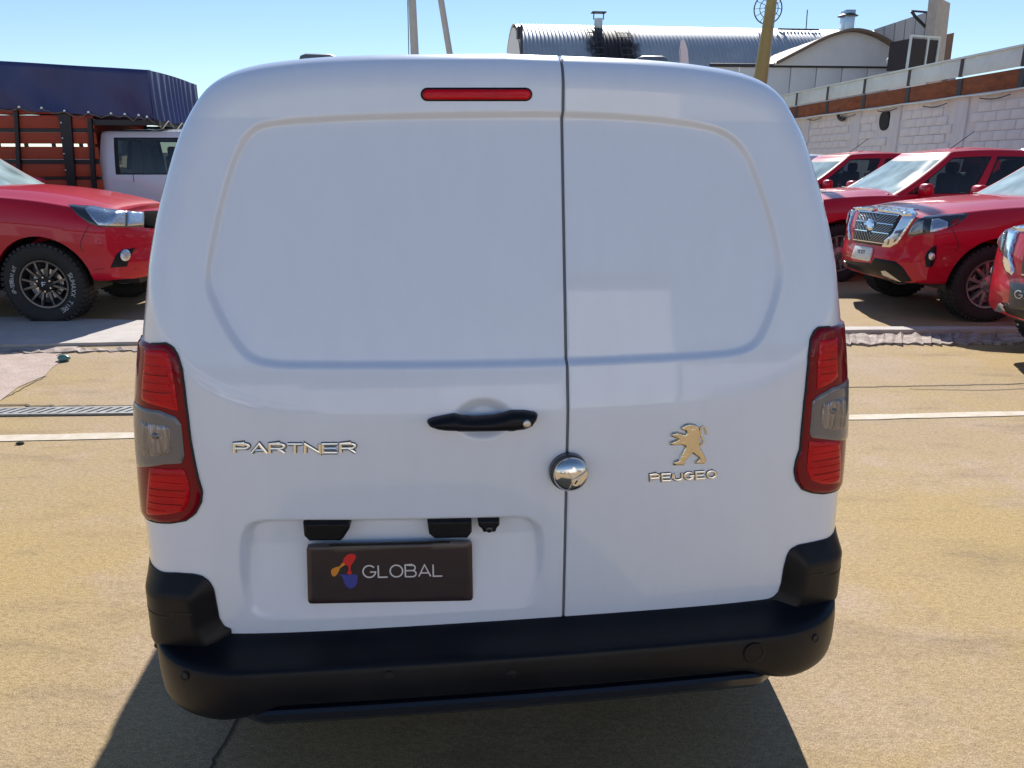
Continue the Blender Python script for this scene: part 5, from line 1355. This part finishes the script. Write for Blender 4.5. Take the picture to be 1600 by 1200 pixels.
# white sheet wall with dark rail, vaulted annex in front of it
DW = 36.0
annex = thing('vaulted_annex', 'white annex with a curved corrugated roof and a duct on top', 'building', (at_y(1320, 104, DW).x, DW, 0), R(4))
def ax(px, py, y=DW): p = at_y(px, py, y); return p.x-annex.location.x, p.z
xl, zt = ax(1110, 104); xrr, _ = ax(1480, 104); pw = (xrr-xl)/9
for k in range(9): box('wall_panel', (xl+pw*(k+.5), 0, zt/2), (pw-.04, .12+.01*(k % 2), zt-.05), M_wpanel, annex, bev=.01)
tube('rail', [(xl-.2, -.12, zt), (xrr, -.12, zt)], .075, M_dsteel, annex, 8)
arcp = [(1203, 103), (1240, 84), (1275, 66), (1305, 55), (1332, 51.5), (1360, 58), (1385, 71), (1396, 82)]
aq = catmull([ax(*p) for p in arcp], 5); n = len(aq)
mesh_obj('gable', [(a, -.2, b) for a, b in aq]+[(aq[-1][0], -.2, zt), (aq[0][0], -.2, zt)], [tuple(range(n+2))], M_wpanel, annex, smooth=False)
V, F_ = [], []; ny = 60
for j in range(ny+1):
    y = -.55+9*j/ny; rip = .03*math.cos(j*math.pi*.9)
    for i, (a, b) in enumerate(aq): V.append((a+(.0 if j else 0), y, b+.05+rip))
for j in range(ny):
    for i in range(n-1): F_.append((j*n+i, j*n+i+1, (j+1)*n+i+1, (j+1)*n+i))
mesh_obj('roof', V, F_, mat('weathered_sheet', (.50, .44, .36), .7, col2=(.30, .22, .16), scale=2, fac=.7), annex)
tube('roof_edge', [(a, -.57, b+.04) for a, b in aq], .07, mat('rust_edge', (.22, .15, .11), .8), annex, 8)
x0, z0 = ax(1319, 52); x1, z1 = ax(1338, 24)
duct = box('duct', ((x0+x1)/2, .3, (z0+z1)/2), (x1-x0, .5, z1-z0+.5), mat('galvanised_duct', (.55, .60, .66), .3, metal=.8), annex, bev=.02)
bm = bmesh.new(); bm_lathe(bm, [(.45, 0), (.15, .16), (.0005, .2)], 12, 'Z', ((x0+x1)/2, .3, z1+.02)); bm_obj('duct_cap', bm, M_dsteel, duct)
# hoist-like bent tube and dark cooler
hp = [(1390, 106), (1370, 101), (1368, 95), (1376, 86), (1386, 82), (1388, 90), (1382, 101)]
tube('bent_tube', [(ax(*p, 30)[0], -6, ax(*p, 30)[1]) for p in hp], .07, M_capm, annex, 8)
ca = at_y(1421, 108, 27.5); cooler = thing('cooler_unit', 'dark cooling unit in a pale frame on the roof edge', 'cooling unit', (ca.x, 27.5, 0), R(20))
zb_, zt_ = at_y(1421, 112, 27.5).z, at_y(1421, 62, 27.5).z; wd = .74
legs_z = zb_
box('louvre_panel', (-.22, 0, (zb_+zt_)/2), (wd-.06, .9, zt_-zb_-.1), mat('dark_louvre', (.035, .028, .03), .7), cooler)
box('louvre_panel', (.42, 0, (zb_+zt_)/2), (.42, .88, zt_-zb_-.1), MATS['dark_louvre'], cooler)
for xx in (-.60, .17, .66): box('frame_post', (xx, -.45, (zb_+zt_)/2), (.06, .06, zt_-zb_), M_capm, cooler)
box('frame_top', (.03, -.45, zt_+.03), (1.32, .07, .06), M_capm, cooler)
box('stand', (0, 0, zb_/2-.03), (.9, .7, zb_-.06), M_wpanel, cooler)
# tall grey sheet parapet with concrete post
par = thing('sheet_parapet', 'tall grey sheet metal parapet with a concrete post and rusty panel', 'parapet', (0, 0, 0))
def wedge(name, pts, d0, d1, m, th=.15):
    """four pixel corners (left bottom, right bottom, right top, left top) at distances d0 (left) and d1 (right)"""
    a, b, c, d = at_y(*pts[0], d0), at_y(*pts[1], d1), at_y(*pts[2], d1), at_y(*pts[3], d0); a.z = 0; b.z = 0
    n_ = (b-a).cross(Vector((0, 0, 1))).normalized()*(-th); V = [a, b, c, d, a+n_, b+n_, c+n_, d+n_]
    return mesh_obj(name, V, [(0, 1, 2, 3), (7, 6, 5, 4), (0, 4, 5, 1), (1, 5, 6, 2), (2, 6, 7, 3), (3, 7, 4, 0)], m, par, smooth=False)
M_gsheet = mat('grey_sheet', (.20, .21, .24), .6, col2=(.14, .15, .17), scale=1.2, stretch=(3, 3, .3), fac=.8)
cuts = np.linspace(0, 1, 6)
for t0, t1 in zip(cuts, cuts[1:]):
    p0, p1 = 1366+82*t0, 1366+82*t1-.4
    wedge('sheet', [(p0, 110), (p1, 110), (p1, 46-27*t1), (p0, 46-27*t0)], 41-8*t0, 41-8*t1, M_gsheet)
wedge('dark_sheet', [(1448, 110), (1464, 110), (1464, 14), (1448, 19)], 33, 31.5, mat('dark_sheet', (.06, .06, .075), .6))
wedge('concrete_post', [(1462, 110), (1475, 110), (1475, 0), (1466, -4)], 31, 31.2, M_conc, .4); wedge('concrete_post_side', [(1475, 110), (1482, 110), (1485, 5), (1475, 0)], 31.2, 31.8, M_conc, .3)
wedge('rusty_panel', [(1470, 110), (1487, 110), (1491, 51), (1474, 55)], 32.4, 32.6, mat('rusty_panel', (.24, .15, .11), .85, col2=(.16, .11, .09), scale=1.5))
pa, pb_ = at_y(1424, 17, 33), at_y(1446, 42, 33); tube('bracket_arm', [pa, at_y(1430, 26, 33), pb_], .06, M_dsteel, par, 8); tube('bracket_arm', [pa, at_y(1448, 19, 33)], .04, M_dsteel, par, 8)
# poles
def pole(name, lab, cat, p0, p1, dist, r0, r1, m):
    a, b = at_y(*p0, dist), at_y(*p1, dist); dr_ = (b-a)/(b.z-a.z); base = a-dr_*a.z; top = b+dr_*2.5
    t = thing(name, lab, cat, base); q = lambda P: P-base
    tube('shaft', [q(base), q(a), q(b), q(top)], [r0*1.05, r0, r1, r1*.9], m, t, 14)
    bm = bmesh.new(); bm_box(bm, (0, 0, .02), (r0*3.2, r0*3.2, .04), bev=.008); bm_obj('base_plate', bm, m, t)
    return t, q(top)
M_pole = mat('pale_pole', (.55, .54, .53), .5, col2=(.45, .44, .42), scale=4); M_yel = mat('olive_yellow_paint', (.36, .29, .075), .45, col2=(.27, .21, .06), scale=3, coat=.2)
pole('yard_pole', 'upright pale grey pole rising behind the van roof', 'pole', (648.5, 95), (644, 0), 22, .115, .105, M_pole)
pole('leaning_pole', 'slim pale grey pole leaning beside the upright one', 'pole', (704, 92), (689, 0), 22, .085, .085, M_pole)
tube_o = thing('guy_wire', 'thin cable hanging beside the upright pale pole', 'cable', at_y(639, 95, 22)*1.0); tube('cable', [(0, 0, -tube_o.location.z), (0, 0, 0), at_y(637, 0, 22)-tube_o.location], .012, M_dsteel, tube_o, 6)
yp, yt = pole('yellow_post', 'olive yellow painted post leaning behind the roof corner of the van', 'post', (1189, 118), (1206, 0), 15, .13, .095, M_yel)
fl = thing('feather_flag', 'white feather flag whose tip shows above the van roof', 'flag', (at_y(1070, 100, 16).x, 16, 0))
fq = [at_y(*p, 16) for p in ((1062, 110), (1061.5, 80), (1063, 66), (1066, 61), (1070, 64), (1074.5, 78), (1077, 110))]; bx = fl.location
pts = [(p.x-bx.x, p.z) for p in fq]; pts = [(pts[0][0], 1.0)]+pts+[(pts[-1][0]+.1, 1.0)]; n = len(pts)
V = [(a, .02*math.sin(b*6), b) for a, b in pts]+[(a, .012+.02*math.sin(b*6), b) for a, b in pts]
mesh_obj('cloth', V, [tuple(range(n)), tuple(range(2*n-1, n-1, -1))]+[(i, (i+1) % n, n+(i+1) % n, n+i) for i in range(n)], mat('flag_cloth', (.74, .74, .80), .8), fl, smooth=False)
tube('rod', [(pts[0][0]-.01, 0, 0), (pts[1][0]-.01, 0, pts[2][1]), (pts[4][0], 0, pts[4][1])], .012, M_pole, fl, 6)
# back of the yard: what the van's doors face (only seen mirrored in its paint)
bld = thing('back_building', 'long workshop facade with one tall white bay facing the rear of the van', 'building', (0, -10.5, 0), R(4))
M_fac = mat('pale_facade', (.62, .61, .60), .8, col2=(.52, .51, .50), scale=.8)
M_facw = mat('white_facade', (.82, .82, .82), .7, col2=(.62, .61, .60), scale=.9, stretch=(2, 2, .5), fac=.7)
for k, (x0_, x1_, h_, m_) in enumerate(((-24, -18, 3.4, M_fac), (-18, -12, 3.4, M_fac), (-12, -6.5, 3.0, M_fac), (-6.5, -1.5, 3.0, M_fac), (-1.5, 1.1, 2.9, M_fac), (1.1, 3.7, 2.9, M_facw), (3.75, 6.2, 4.7, M_facw), (6.3, 11, 3.2, M_fac), (11, 17, 3.4, M_fac), (17, 23, 3.4, M_fac))):
    box('wall_bay', ((x0_+x1_)/2, -.15, h_/2), (x1_-x0_-.04, .25, h_), m_, bld)
    if m_ is M_fac and x1_-x0_ > 4: box('roller_door', ((x0_+x1_)/2, 0, 1.25), (3.2, .1, 2.5), mat('roller_door', (.30, .32, .36), .5, col2=(.24, .26, .29), scale=2), bld)
    box('roof_edge', ((x0_+x1_)/2, .0, h_+.08), (x1_-x0_-.02, .45, .14), M_dsteel, bld)
for (x, y, rz_, lab) in ((-2.6, -5.6, 97, 'white double cab pickup facing the rear of the van from across the yard'), (-5.5, -6.0, 95, 'white double cab pickup parked beside the other white one facing the van'), (9.4, -6.6, 92, 'white double cab pickup standing alone opposite the right rear of the van')):
    c = copy_tree(A); c.location = (x, y, 0); c.rotation_euler = (0, 0, R(rz_)); c['label'] = lab; c['group'] = 'white pickups across the yard'
    stack = list(c.children)
    while stack:
        o = stack.pop(); stack += list(o.children)
        if o.type == 'MESH' and o.data.materials and o.data.materials[0] == M_red:
            o.material_slots[0].link = 'OBJECT'; o.material_slots[0].material = M_white
# a further white pickup beyond the red ones
c = copy_tree(A); c.location = (4.3, 16.7, 0); c.rotation_euler = (0, 0, R(183)); c['label'] = 'white pickup whose roof shows beyond the farthest red one'
c['group'] = 'pickups parked along the wall'
stack = list(c.children)
while stack:
    o = stack.pop(); stack += list(o.children)
    if o.type == 'MESH' and o.data.materials and o.data.materials[0] == M_red:
        o.material_slots[0].link = 'OBJECT'; o.material_slots[0].material = M_white
# far boundary so that no open horizon shows from a step aside
fb_ = thing('boundary_wall', 'plain pale boundary wall closing the far side of the yard', 'wall', (-14, 34, 0), R(4))
for k in range(9): box('wall_bay', (-18+k*4.0, 0, 1.05), (3.9, .2, 2.1), M_wallp, fb_)
for k in range(10): box('pier', (-20+k*4.0, 0, 1.1), (.3, .32, 2.2), M_conc, fb_)
